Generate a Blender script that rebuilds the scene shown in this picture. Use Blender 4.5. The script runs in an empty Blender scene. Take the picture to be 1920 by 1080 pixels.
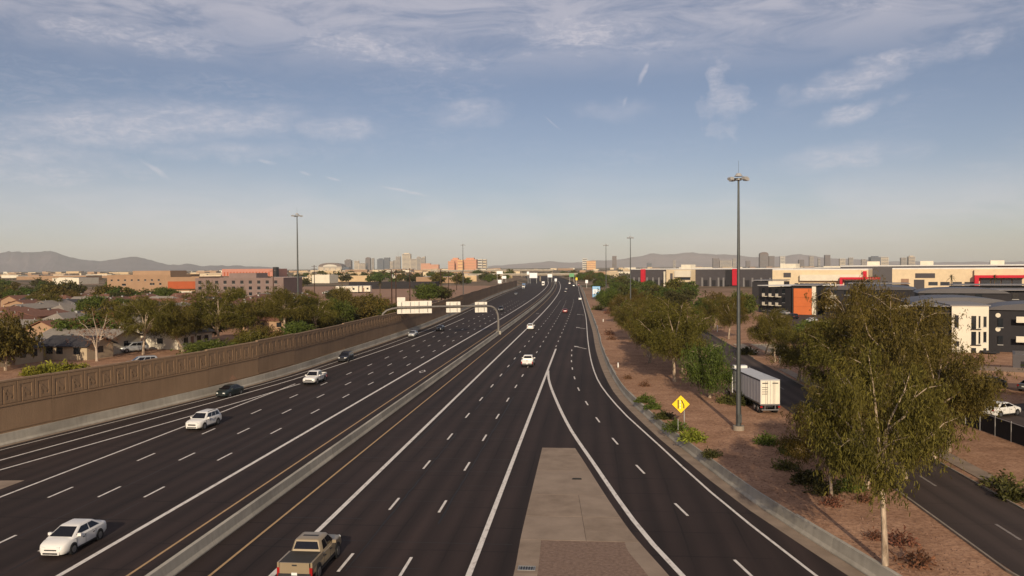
import bpy, bmesh, math, random
import numpy as np
from mathutils import Vector, Matrix
R = math.radians
SC = bpy.context.scene
COL = SC.collection

# ------------------------------------------------------------------ camera
CAM_H, FOC, YAW, PIT, ROL = 17.25, 1570.0, math.atan(148/1570.), -math.atan(39/1570.), R(0.4)
cam = bpy.data.objects.new('camera', bpy.data.cameras.new('camera'))
COL.objects.link(cam)
cam.data.sensor_width = 36; cam.data.lens = FOC/1920*36
cam.data.clip_start = 0.5; cam.data.clip_end = 60000
cam.matrix_world = (Matrix.Translation((0, 0, CAM_H)) @ Matrix.Rotation(YAW, 4, 'Z')
                    @ Matrix.Rotation(math.pi/2+PIT, 4, 'X') @ Matrix.Rotation(-ROL, 4, 'Z'))
SC.camera = cam

# ------------------------------------------------------------------ sun, sky, exposure
SUN_EL, LIGHT_AZ = R(20), R(-3.0)          # light travels forward along the road, a little to the left
sl = bpy.data.lights.new('sun', 'SUN'); sl.energy = 5.0; sl.angle = R(0.53); sl.color = (1.0, 0.83, 0.61)
sun = bpy.data.objects.new('sun', sl); COL.objects.link(sun)
ldir = Vector((math.sin(LIGHT_AZ)*math.cos(SUN_EL), math.cos(LIGHT_AZ)*math.cos(SUN_EL), -math.sin(SUN_EL)))
sun.rotation_euler = ldir.to_track_quat('-Z', 'Y').to_euler()
SKY_STRENGTH = 0.083
W = bpy.data.worlds.new('World'); SC.world = W; W.use_nodes = True
def build_sky():
    nt = W.node_tree; nt.nodes.clear(); N = nt.nodes.new; L = nt.links.new
    out = N('ShaderNodeOutputWorld'); bg = N('ShaderNodeBackground'); L(bg.outputs[0], out.inputs[0])
    sky = N('ShaderNodeTexSky'); sky.sky_type = 'NISHITA'; sky.sun_disc = False
    sky.sun_elevation = SUN_EL; sky.sun_rotation = math.pi+LIGHT_AZ
    sky.altitude = 340; sky.air_density = 0.75; sky.dust_density = 0.7; sky.ozone_density = 1.0
    tc = N('ShaderNodeTexCoord'); sep = N('ShaderNodeSeparateXYZ'); L(tc.outputs['Generated'], sep.inputs[0])
    def m(op, a, b=None, clamp=False):
        n = N('ShaderNodeMath'); n.operation = op; n.use_clamp = clamp
        for i, v in enumerate((a, b)):
            if v is None: continue
            if isinstance(v, (int, float)): n.inputs[i].default_value = v
            else: L(v, n.inputs[i])
        return n.outputs[0]
    az = m('MULTIPLY', m('ARCTAN2', sep.outputs[0], sep.outputs[1]), 57.2958)   # degrees from the road's direction
    el = m('MULTIPLY', m('ARCSINE', sep.outputs[2]), 57.2958)
    cmb = N('ShaderNodeCombineXYZ'); L(az, cmb.inputs[0]); L(el, cmb.inputs[1])
    uv = cmb.outputs[0]
    # streaky cirrus noise in azimuth/elevation, warped
    def noise(scale, stretch, det, rough, rot=0.0, dist=0.0, off=0.0):
        mp = N('ShaderNodeMapping'); L(uv, mp.inputs[0])
        mp.inputs['Location'].default_value = (off, off*.7, off)
        mp.inputs['Rotation'].default_value = (0, 0, rot); mp.inputs['Scale'].default_value = (scale, scale*stretch, 1)
        t = N('ShaderNodeTexNoise'); L(mp.outputs[0], t.inputs['Vector'])
        t.inputs['Scale'].default_value = 1; t.inputs['Detail'].default_value = det
        t.inputs['Roughness'].default_value = rough; t.inputs['Distortion'].default_value = dist
        return t.outputs['Fac']
    def ramp(v, a, b, lo=0.0, hi=1.0):
        n = N('ShaderNodeMapRange'); n.interpolation_type = 'SMOOTHSTEP'; L(v, n.inputs[0])
        for i, q in enumerate((a, b, lo, hi)): n.inputs[i+1].default_value = q
        return n.outputs[0]
    n1 = noise(.16, 3.6, 7, .62, R(-10), .6, 3.1)
    n2 = noise(.7, 3.2, 7, .66, R(-9), 1.0, 11.0)
    n3 = noise(.06, 3.0, 3, .5, R(-6), .3, 7.7)
    nf = noise(3.2, 1.6, 4, .6, R(55), .4, 5.0)
    # warp the coordinates of the cloud patches so that their edges fray
    nw = N('ShaderNodeTexNoise'); nw.inputs['Scale'].default_value = .45; nw.inputs['Detail'].default_value = 5
    L(uv, nw.inputs['Vector'])
    wv = N('ShaderNodeVectorMath'); wv.operation = 'SUBTRACT'; L(nw.outputs['Color'], wv.inputs[0]); wv.inputs[1].default_value = (.5, .5, .5)
    ws = N('ShaderNodeVectorMath'); ws.operation = 'MULTIPLY'; L(wv.outputs[0], ws.inputs[0]); ws.inputs[1].default_value = (7, 1.6, 0)
    wa = N('ShaderNodeVectorMath'); wa.operation = 'ADD'; L(uv, wa.inputs[0]); L(ws.outputs[0], wa.inputs[1])
    wuv = wa.outputs[0]
    ws2 = N('ShaderNodeVectorMath'); ws2.operation = 'MULTIPLY'; L(wv.outputs[0], ws2.inputs[0]); ws2.inputs[1].default_value = (.9, .5, 0)
    wa2 = N('ShaderNodeVectorMath'); wa2.operation = 'ADD'; L(uv, wa2.inputs[0]); L(ws2.outputs[0], wa2.inputs[1])
    def patch(a, e, ra, re, rot, wgt, coord, acc, soft=0.15):
        mp = N('ShaderNodeMapping'); mp.vector_type = 'TEXTURE'; L(coord, mp.inputs[0])
        mp.inputs['Location'].default_value = (a, e, 0); mp.inputs['Rotation'].default_value = (0, 0, R(rot))
        mp.inputs['Scale'].default_value = (ra, re, 1)
        ln = N('ShaderNodeVectorMath'); ln.operation = 'LENGTH'; L(mp.outputs[0], ln.inputs[0])
        v = ramp(ln.outputs['Value'], 1.0, soft, 0.0, wgt)
        return v if acc is None else m('MAXIMUM', acc, v)
    # (azimuth, elevation, half width, half height, tilt, weight): cirrus patches over the city
    acc = None
    for p in [(-29, 9.0, 15, 2.0, 5, .9), (-35, 6.2, 11, 2.0, -3, .72), (-16.5, 9.3, 4.5, 1.1, 1, .65), (-8.3, 10.3, 3.6, 1.2, 5, .65), (-24, 7.6, 6, .9, 3, .6),
              (8.7, 11.9, 1.5, 3.2, 12, .8), (9.0, 8.8, .8, 1.0, -15, .6), (17.5, 11.9, 6.5, 1.3, 15, .95), (24, 13.2, 5, 1.2, 14, .7), (16.6, 9.5, 3.2, .8, 18, .8),
              (16.2, 6.8, 6.5, 1.2, 4, .6), (27, 5.2, 10, 1.7, -2, .5), (2, 10.4, 4.5, 1.0, 0, .3), (-14, 14.6, 13, 2.0, -6, .95),
              (0, 15.4, 14, 2.6, -2, 1.0), (16, 16.0, 14, 2.0, 4, .85), (-30, 14.4, 12, 1.9, -3, .85), (-55, 10, 14, 3, 4, .8), (50, 9, 16, 3, -6, .8)]:
        acc = patch(*p, wuv, acc)
    tr = None
    for p in [(-12.6, 5.2, 2.6, .16, -10, .8), (-21.6, 7.0, .9, .2, -12, .8), (-19.2, 6.3, .55, .16, -16, .7), (-17.4, 6.0, .75, .13, -14, .7),
              (-28.2, 6.2, 1.8, .28, -32, .75), (3.6, 12.9, 1.3, .3, 68, .8), (2.3, 10.9, .55, .22, 60, .6), (-2.6, 9.7, 1.1, .08, -40, .4)]:
        tr = patch(*p, wa2.outputs[0], tr)
    grain = m('MULTIPLY', ramp(n1, .28, .60), m('ADD', m('MULTIPLY', ramp(n2, .34, .66), .75), .35))
    grain = m('MULTIPLY', grain, m('ADD', m('MULTIPLY', ramp(nf, .3, .7), .3), .75))
    d1 = m('MULTIPLY', acc, m('ADD', m('MULTIPLY', grain, .78), .26))
    # thin veil: high overhead and a milky band low over the horizon, the same all round
    hi = m('MULTIPLY', ramp(el, 11.5, 16.5), m('ADD', m('MULTIPLY', ramp(n1, .30, .62), .6), .22))
    low = m('MULTIPLY', ramp(el, 7.5, 3.0), m('ADD', m('MULTIPLY', ramp(n3, .32, .58), .5), m('MULTIPLY', ramp(n1, .4, .7), .22)))
    thin = m('MULTIPLY', ramp(n3, .42, .72), m('MULTIPLY', ramp(n2, .35, .75), .34))
    d = m('MAXIMUM', m('MAXIMUM', d1, m('MULTIPLY', tr, m('ADD', m('MULTIPLY', ramp(n2, .3, .6), .5), .4))), m('MAXIMUM', hi, m('MAXIMUM', low, thin)))
    d = m('MULTIPLY', d, ramp(el, -1, 1.5), clamp=True)
    skm = N('ShaderNodeMix'); skm.data_type = 'RGBA'; skm.blend_type = 'MULTIPLY'; skm.inputs[0].default_value = 1
    L(sky.outputs[0], skm.inputs[6]); skm.inputs[7].default_value = (1.10, .955, .945, 1)
    mix = N('ShaderNodeMix'); mix.data_type = 'RGBA'; L(m('MULTIPLY', d, .95), mix.inputs[0])
    cl = N('ShaderNodeMix'); cl.data_type = 'RGBA'; cl.inputs[0].default_value = .55      # sunlit ice cloud is brighter than the air behind it
    L(skm.outputs[2], cl.inputs[6]); cl.inputs[7].default_value = (10.8, 9.9, 10.2, 1)
    L(skm.outputs[2], mix.inputs[6]); L(cl.outputs[2], mix.inputs[7])
    L(mix.outputs[2], bg.inputs[0]); bg.inputs[1].default_value = SKY_STRENGTH
build_sky()
SC.view_settings.view_transform = 'Standard'; SC.view_settings.look = 'None'
SC.view_settings.exposure = -0.15; SC.view_settings.gamma = 1.0; SC.view_settings.use_curve_mapping = False
SC.render.engine = 'CYCLES'
SC.cycles.use_denoising = True
SC.cycles.max_bounces = 6; SC.cycles.volume_bounces = 1; SC.cycles.transparent_max_bounces = 6
SC.cycles.diffuse_bounces = 3; SC.cycles.glossy_bounces = 2; SC.cycles.transmission_bounces = 3
SC.cycles.caustics_reflective = False; SC.cycles.caustics_refractive = False
SC.cycles.sample_clamp_indirect = 4

# ------------------------------------------------------------------ survey helpers: bearing of a surveyed mark -> place on the ground
def ray(x, y):
    u, v = (x-960)/FOC, -(y-540)/FOC
    c, s = math.cos(ROL), math.sin(ROL); u, v = u*c+v*s, -u*s+v*c
    fy = math.cos(PIT)-v*math.sin(PIT); fz = math.sin(PIT)+v*math.cos(PIT)
    return u*math.cos(YAW)-fy*math.sin(YAW), u*math.sin(YAW)+fy*math.cos(YAW), fz
def G(x, y, z=0.0):
    X, Y, Z = ray(x, y); t = (z-CAM_H)/Z
    return Vector((X*t, Y*t, z))
def D(x, y, d):
    X, Y, Z = ray(x, y); t = d/Y
    return Vector((X*t, d, CAM_H+Z*t))
def interp(tab, y):
    if y <= tab[0][0]: return tab[0][1]
    for (a, b), (c, d) in zip(tab, tab[1:]):
        if y <= c: return b+(d-b)*(y-a)/(c-a)
    return tab[-1][1]
def hermite(tab):
    n = len(tab); ms = []
    for i in range(n):
        a = tab[max(i-1, 0)]; b = tab[min(i+1, n-1)]
        ms.append((b[1]-a[1])/(b[0]-a[0]))
    def f(y):
        if y <= tab[0][0]: return tab[0][1]+ms[0]*(y-tab[0][0])
        for i in range(n-1):
            a, b = tab[i], tab[i+1]
            if y <= b[0]:
                h = b[0]-a[0]; t = (y-a[0])/h
                return (a[1]*(1+2*t)*(1-t)**2+ms[i]*h*t*(1-t)**2+b[1]*t*t*(3-2*t)+ms[i+1]*h*t*t*(t-1))
        return tab[-1][1]+ms[-1]*(y-tab[-1][0])
    return f
def curve(y): return 0.0 if y < 250 else -3.65e-5*(y-250)**2
barL = hermite([(-60, -83), (-20, -75.5), (40, -64.2), (76.8, -57.9), (121, -50.3), (160, -48.7), (226, -47.9), (300, -49.8), (416, -54.2), (551, -58.6), (708, -62), (1000, -76), (1600, -126)])
barR = hermite([(-60, 44), (-20, 33), (20, 22.2), (47.6, 15.2), (60.9, 11.9), (74.7, 9.4), (90, 7.0), (117, 4.0), (164.6, 2.2), (226, 1.4), (340, -.9), (579, -5.6), (800, -12.2), (1600, -68)])
def kerbL(y): return 22.0 if y > 45 else 22+(45-y)*.3
def kerbR(y): return 28.4 if y > 45 else 28.4+(45-y)*.3
ZR, ZL = 0.9, 3.0          # ground level right and left of the sunken freeway

# ------------------------------------------------------------------ materials
MATS = {}
def mat(name, col, rough=.7, metal=0.0, var=.12, scale=1.5, bump=0.0, col2=None, spec=.4, detail=5, stretch=(1, 1, 1), bscale=None, leaf=False, coord='Object'):
    if name in MATS: return MATS[name]
    m = bpy.data.materials.new(name); m.use_nodes = True; nt = m.node_tree; p = nt.nodes['Principled BSDF']
    N = nt.nodes.new; L = nt.links.new
    p.inputs['Roughness'].default_value = rough; p.inputs['Metallic'].default_value = metal
    p.inputs['Specular IOR Level'].default_value = spec
    tc = N('ShaderNodeTexCoord'); mp = N('ShaderNodeMapping'); L(tc.outputs[coord], mp.inputs[0]); mp.inputs['Scale'].default_value = stretch
    nz = N('ShaderNodeTexNoise'); L(mp.outputs[0], nz.inputs['Vector']); nz.inputs['Scale'].default_value = scale; nz.inputs['Detail'].default_value = detail
    nz.inputs['Roughness'].default_value = .62
    rm = N('ShaderNodeValToRGB'); L(nz.outputs['Fac'], rm.inputs[0])
    c2 = col2 or tuple(min(1, c*(1+var)) for c in col); c1 = col if col2 else tuple(c*(1-var) for c in col)
    rm.color_ramp.elements[0].position = .33; rm.color_ramp.elements[1].position = .67
    rm.color_ramp.elements[0].color = (*c1, 1); rm.color_ramp.elements[1].color = (*c2, 1)
    colout = rm.outputs[0]
    if leaf:
        ge = N('ShaderNodeNewGeometry'); hv = N('ShaderNodeHueSaturation'); L(colout, hv.inputs['Color'])
        mr = N('ShaderNodeMapRange'); L(ge.outputs['Random Per Island'], mr.inputs[0]); mr.inputs[3].default_value = .5; mr.inputs[4].default_value = 1.5
        L(mr.outputs[0], hv.inputs['Value'])
        oi = N('ShaderNodeObjectInfo'); m2 = N('ShaderNodeMapRange'); L(oi.outputs['Random'], m2.inputs[0]); m2.inputs[3].default_value = .475; m2.inputs[4].default_value = .515
        L(m2.outputs[0], hv.inputs['Hue'])
        colout = hv.outputs[0]
        tr = N('ShaderNodeBsdfTranslucent'); L(colout, tr.inputs[0]); ms = N('ShaderNodeMixShader'); ms.inputs[0].default_value = .25
        L(p.outputs[0], ms.inputs[1]); L(tr.outputs[0], ms.inputs[2]); L(ms.outputs[0], nt.nodes['Material Output'].inputs[0])
    L(colout, p.inputs['Base Color'])
    if bump:
        b = N('ShaderNodeBump'); b.inputs['Strength'].default_value = min(1, bump); b.inputs['Distance'].default_value = .05
        n2 = N('ShaderNodeTexNoise'); L(tc.outputs['Object'], n2.inputs['Vector']); n2.inputs['Scale'].default_value = bscale or scale*6; n2.inputs['Detail'].default_value = 4
        L(n2.outputs['Fac'], b.inputs['Height']); L(b.outputs[0], p.inputs['Normal'])
    MATS[name] = m
    return m
def tint_by_object(m, lo, hi, streak=0.0):
    """each cast panel weathers a little differently: value varies by object, with faint vertical run-off streaks"""
    nt = m.node_tree; N = nt.nodes.new; L = nt.links.new; p = nt.nodes['Principled BSDF']; src = p.inputs['Base Color'].links[0].from_socket
    oi = N('ShaderNodeObjectInfo'); mr = N('ShaderNodeMapRange'); L(oi.outputs['Random'], mr.inputs[0]); mr.inputs[3].default_value = lo; mr.inputs[4].default_value = hi
    val = mr.outputs[0]
    if streak:
        tc = N('ShaderNodeTexCoord'); mp = N('ShaderNodeMapping'); mp.inputs['Scale'].default_value = (1.6, 1.6, .12); L(tc.outputs['Object'], mp.inputs[0])
        nz = N('ShaderNodeTexNoise'); L(mp.outputs[0], nz.inputs[0]); nz.inputs['Scale'].default_value = 1.3; nz.inputs['Detail'].default_value = 6
        m2 = N('ShaderNodeMapRange'); L(nz.outputs['Fac'], m2.inputs[0]); m2.inputs[1].default_value = .35; m2.inputs[2].default_value = .65; m2.inputs[3].default_value = 1-streak; m2.inputs[4].default_value = 1+streak
        mm = N('ShaderNodeMath'); mm.operation = 'MULTIPLY'; L(val, mm.inputs[0]); L(m2.outputs[0], mm.inputs[1]); val = mm.outputs[0]
    mx = N('ShaderNodeMix'); mx.data_type = 'RGBA'; mx.blend_type = 'MULTIPLY'; mx.inputs[0].default_value = 1
    L(src, mx.inputs[6]); L(val, mx.inputs[7]); L(mx.outputs[2], p.inputs['Base Color'])
def asphalt(name, base, joint=.55, patch=.18):
    m = bpy.data.materials.new(name); m.use_nodes = True; nt = m.node_tree; p = nt.nodes['Principled BSDF']; N = nt.nodes.new; L = nt.links.new
    p.inputs['Roughness'].default_value = .86; p.inputs['Specular IOR Level'].default_value = .25
    tc = N('ShaderNodeTexCoord'); sx = N('ShaderNodeSeparateXYZ'); L(tc.outputs['Object'], sx.inputs[0])
    def nz(sc, st, det=5, rough=.6):
        mp = N('ShaderNodeMapping'); mp.inputs['Scale'].default_value = st; L(tc.outputs['Object'], mp.inputs[0])
        t = N('ShaderNodeTexNoise'); L(mp.outputs[0], t.inputs[0]); t.inputs['Scale'].default_value = sc; t.inputs['Detail'].default_value = det; t.inputs['Roughness'].default_value = rough
        return t.outputs['Fac']
    def mth(op, a, b):
        n = N('ShaderNodeMath'); n.operation = op
        for i, v in enumerate((a, b)):
            if isinstance(v, (int, float)): n.inputs[i].default_value = v
            else: L(v, n.inputs[i])
        return n.outputs[0]
    def rng(v, a, b, lo, hi):
        n = N('ShaderNodeMapRange'); L(v, n.inputs[0])
        for i, q in enumerate((a, b, lo, hi)): n.inputs[i+1].default_value = q
        return n.outputs[0]
    streak = rng(nz(1.0, (.55, .012, 1), 6), .3, .7, 1-patch, 1+patch)
    blot = rng(nz(.09, (1, .5, 1), 6), .3, .7, 1-patch*.8, 1+patch*.8)
    fine = rng(nz(14, (1, 1, 1), 3), .25, .75, .8, 1.2)
    lane = mth('FRACT', mth('DIVIDE', mth('ADD', mth('ADD', sx.outputs[0], mth('MULTIPLY', nz(.04, (1, 1, 1), 2), .6)), 23.05), 3.66), 0)
    cosw = mth('MULTIPLY', mth('COSINE', mth('MULTIPLY', lane, 12.566), 0), nz(.06, (1, .35, 1), 4))       # polished wheel paths, two to a lane
    fine = mth('MULTIPLY', fine, mth('ADD', mth('MULTIPLY', cosw, -.38), 1.0))
    # transverse joints reflecting through the overlay, broken up by noise; ragged longitudinal seams
    wob = mth('MULTIPLY', nz(.35, (1, 1, 1), 3), .5)
    fy = mth('FRACT', mth('DIVIDE', mth('ADD', sx.outputs[1], wob), 4.57), 0)
    j = mth('MULTIPLY', mth('LESS_THAN', fy, .03), rng(nz(.12, (1, 1, 1), 2), .40, .55, 0, 1))
    fx = mth('FRACT', mth('DIVIDE', mth('ADD', mth('ADD', sx.outputs[0], mth('MULTIPLY', nz(.5, (1, .4, 1), 3), .3)), 23.35), 3.66), 0)
    jl = mth('MULTIPLY', mth('LESS_THAN', fx, .03), rng(nz(.05, (1, 1, 1), 3), .42, .58, 0, .8))
    jj = rng(mth('MAXIMUM', j, jl), 0, 1, 1, joint)
    tot = mth('MULTIPLY', mth('MULTIPLY', streak, blot), mth('MULTIPLY', fine, jj))
    mx = N('ShaderNodeMix'); mx.data_type = 'RGBA'; mx.blend_type = 'MULTIPLY'; mx.inputs[0].default_value = 1; mx.inputs[6].default_value = (*base, 1)
    L(tot, mx.inputs[7]); L(mx.outputs[2], p.inputs['Base Color'])
    b = N('ShaderNodeBump'); b.inputs['Strength'].default_value = .25; b.inputs['Distance'].default_value = .02; L(nz(25, (1, 1, 1), 2), b.inputs['Height']); L(b.outputs[0], p.inputs['Normal'])
    MATS[name] = m; return m
M_asph = asphalt('asphalt', (.028, .0175, .0148), .40, .26)
M_asph2 = asphalt('street_asphalt', (.060, .042, .035), .8, .25)
M_conc = mat('concrete', (.26, .215, .165), .85, var=.2, scale=.5, bump=.3, bscale=9)
M_slab = mat('gore_concrete', (.205, .150, .106), .9, col2=(.295, .222, .162), scale=.55, bump=.25, bscale=20)
M_barr = mat('barrier_concrete', (.27, .245, .20), .85, col2=(.43, .39, .32), scale=.35, stretch=(1, .35, 1), bump=.3, bscale=8)
M_wall = mat('stucco_wall', (.225, .142, .082), .92, col2=(.275, .178, .105), scale=.22, bump=.5, bscale=5)
M_key = mat('stucco_relief', (.25, .16, .092), .92, var=.08, scale=.6, bump=.4, bscale=6)
M_cap = mat('wall_cap', (.29, .19, .115), .9, var=.1, scale=.5)
M_white = mat('road_paint_white', (.40, .35, .31), .75, col2=(.70, .65, .59), scale=2.6, stretch=(1, .5, 1), detail=8, bump=.1)
M_white.node_tree.nodes['Color Ramp'].color_ramp.elements[0].position = .28; M_white.node_tree.nodes['Color Ramp'].color_ramp.elements[1].position = .5
tint_by_object(M_wall, .91, 1.08, .045); tint_by_object(M_barr, .9, 1.08, .07); tint_by_object(M_cap, .92, 1.06)
M_yel = mat('road_paint_yellow', (.42, .27, .13), .75, var=.15, scale=2)
M_dirt = mat('dirt', (.24, .13, .078), .95, col2=(.34, .195, .12), scale=.28, bump=.9, bscale=3.0)
M_steel = mat('galvanised_steel', (.30, .30, .29), .5, .6, var=.12, scale=2)
M_pole = mat('mast_steel', (.085, .09, .088), .5, .5, var=.12, scale=1)
M_beam = mat('weathered_steel', (.17, .155, .14), .6, .3, var=.15, scale=1.5)
M_lamp = mat('lamp_housing', (.42, .41, .39), .45, .3, var=.05)
M_dark = mat('dark_trim', (.02, .02, .022), .6, var=.2)
M_rub = mat('rubber', (.012, .012, .012), .85, var=.2)
M_rim = mat('wheel_rim', (.30, .30, .31), .35, .8, var=.1)
M_glass = mat('car_glass', (.006, .006, .009), .08, var=.1, spec=.38)
M_wglass = mat('window_glass', (.015, .018, .022), .12, var=.3, scale=.4, spec=.6)
M_red = mat('tail_lamp', (.30, .01, .01), .25, var=.1)
M_head = mat('head_lamp', (.75, .75, .72), .15, var=.05, spec=.6)
M_wood = mat('utility_wood', (.045, .022, .014), .9, var=.3, scale=3, stretch=(1, 1, .2))
M_bark = mat('eucalyptus_bark', (.17, .12, .08), .9, col2=(.52, .41, .30), scale=3.2, stretch=(1, 1, .35), bump=.4)
M_bark2 = mat('brown_bark', (.10, .065, .04), .9, var=.3, scale=3)
M_leaf = mat('eucalyptus_leaf', (.066, .057, .007), .7, col2=(.135, .110, .020), scale=.45, leaf=True, spec=.25)
M_leaf2 = mat('green_leaf', (.050, .072, .010), .6, col2=(.095, .125, .02), scale=.5, leaf=True, spec=.25)
M_leaf3 = mat('dark_leaf', (.042, .045, .011), .6, col2=(.078, .076, .018), scale=.5, leaf=True, spec=.25)
M_leaf4 = mat('desert_shrub_leaf', (.075, .08, .02), .7, col2=(.13, .12, .03), scale=1.5, leaf=True, spec=.2)
M_leaf5 = mat('yellow_green_leaf', (.16, .17, .018), .7, col2=(.22, .23, .03), scale=1.5, leaf=True, spec=.2)
M_dry = mat('dry_twig', (.17, .085, .045), .9, var=.3, scale=2, leaf=True, spec=.1)
def flat(name, col, rough=.8, **k): return mat(name, col, rough, **k)

# ------------------------------------------------------------------ mesh builder
class MB:
    def __init__(s): s.v = []; s.f = []; s.mi = []
    def add(s, vs, fs):
        o = len(s.v); s.v += [tuple(v) for v in vs]; s.f += [tuple(o+i for i in f) for f in fs]; return s
    def box(s, x0, x1, y0, y1, z0, z1):
        return s.add([(x0, y0, z0), (x1, y0, z0), (x1, y1, z0), (x0, y1, z0), (x0, y0, z1), (x1, y0, z1), (x1, y1, z1), (x0, y1, z1)],
                     [(3, 2, 1, 0), (4, 5, 6, 7), (0, 1, 5, 4), (1, 2, 6, 5), (2, 3, 7, 6), (3, 0, 4, 7)])
    def cbox(s, c, sx, sy, sz): return s.box(c[0]-sx/2, c[0]+sx/2, c[1]-sy/2, c[1]+sy/2, c[2]-sz/2, c[2]+sz/2)
    def loft(s, rings, cap=True, closed=True):
        n = len(rings[0]); vs = [v for r in rings for v in r]; fs = []
        for i in range(len(rings)-1):
            for j in range(n if closed else n-1):
                a, b = i*n+j, i*n+(j+1) % n
                fs.append((a, b, b+n, a+n))
        if cap and closed: fs.append(tuple(range(n-1, -1, -1))); fs.append(tuple((len(rings)-1)*n+j for j in range(n)))
        return s.add(vs, fs)
    def tube(s, pts, rad, n=8, cap=True):
        pts = [Vector(p) for p in pts]; rings = []
        if not hasattr(rad, '__len__'): rad = [rad]*len(pts)
        for i, p in enumerate(pts):
            d = (pts[min(i+1, len(pts)-1)]-pts[max(i-1, 0)]).normalized()
            a = d.cross(Vector((0, 1, .01)) if abs(d.y) < .9 else Vector((1, 0, 0))).normalized(); b = d.cross(a)
            rings.append([p+(a*math.cos(t)+b*math.sin(t))*rad[i] for t in [2*math.pi*k/n for k in range(n)]])
        return s.loft(rings, cap)
    def cyl(s, c, r, h, n=12, axis='z', r2=None):
        r2 = r if r2 is None else r2; c = Vector(c)
        ax = {'x': Vector((1, 0, 0)), 'y': Vector((0, 1, 0)), 'z': Vector((0, 0, 1))}[axis]
        return s.tube([c, c+ax*h], [r, r2], n)
    def poly(s, pts): return s.add(pts, [tuple(range(len(pts)))])
    def mesh(s, name, m, sharp=None):
        me = bpy.data.meshes.new(name); me.from_pydata(s.v, [], s.f)
        bm = bmesh.new(); bm.from_mesh(me); bmesh.ops.recalc_face_normals(bm, faces=bm.faces); bm.to_mesh(me); bm.free()
        for q in (m if isinstance(m, (list, tuple)) else [m]): me.materials.append(q)
        if sharp is not None:
            me.polygons.foreach_set('use_smooth', [True]*len(me.polygons)); me.set_sharp_from_angle(angle=R(sharp))
        return me
    def build(s, name, m, parent=None, sharp=None): return obj(name, s.mesh(name, m, sharp), parent)
def obj(name, me, parent=None, loc=None, rz=None):
    o = bpy.data.objects.new(name, me); COL.objects.link(o)
    if parent is not None: o.parent = parent
    if loc is not None: o.location = loc
    if rz is not None: o.rotation_euler = (0, 0, rz)
    return o
def tag(o, label=None, cat=None, group=None, kind=None):
    for k, v in (('label', label), ('category', cat), ('group', group), ('kind', kind)):
        if v: o[k] = v
    return o
def thing(name, label, cat, loc=(0, 0, 0), rz=0.0, group=None, scale=None):
    o = bpy.data.objects.new(name, None); COL.objects.link(o); o.location = loc; o.rotation_euler = (0, 0, rz)
    o.empty_display_size = .2
    if scale is not None: o.scale = (scale,)*3 if not hasattr(scale, '__len__') else scale
    return tag(o, label, cat, group)
def place(kit, name, label, cat, loc, rz=0.0, group=None, scale=None):
    """one more individual built from a kit of shared meshes: thing > part > sub-part"""
    t = thing(name, label, cat, loc, rz, group, scale)
    for nm, me, lc, subs in kit:
        p = obj(nm, me, t, lc)
        for n2, m2, l2_ in subs: obj(n2, m2, p, l2_)
    return t
def struct(name, mb, m, label, cat='ground', parent=None):
    o = mb.build(name, m, parent)
    if parent is None: tag(o, label, cat, kind='structure')
    return o
rnd = random.Random(7)

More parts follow.
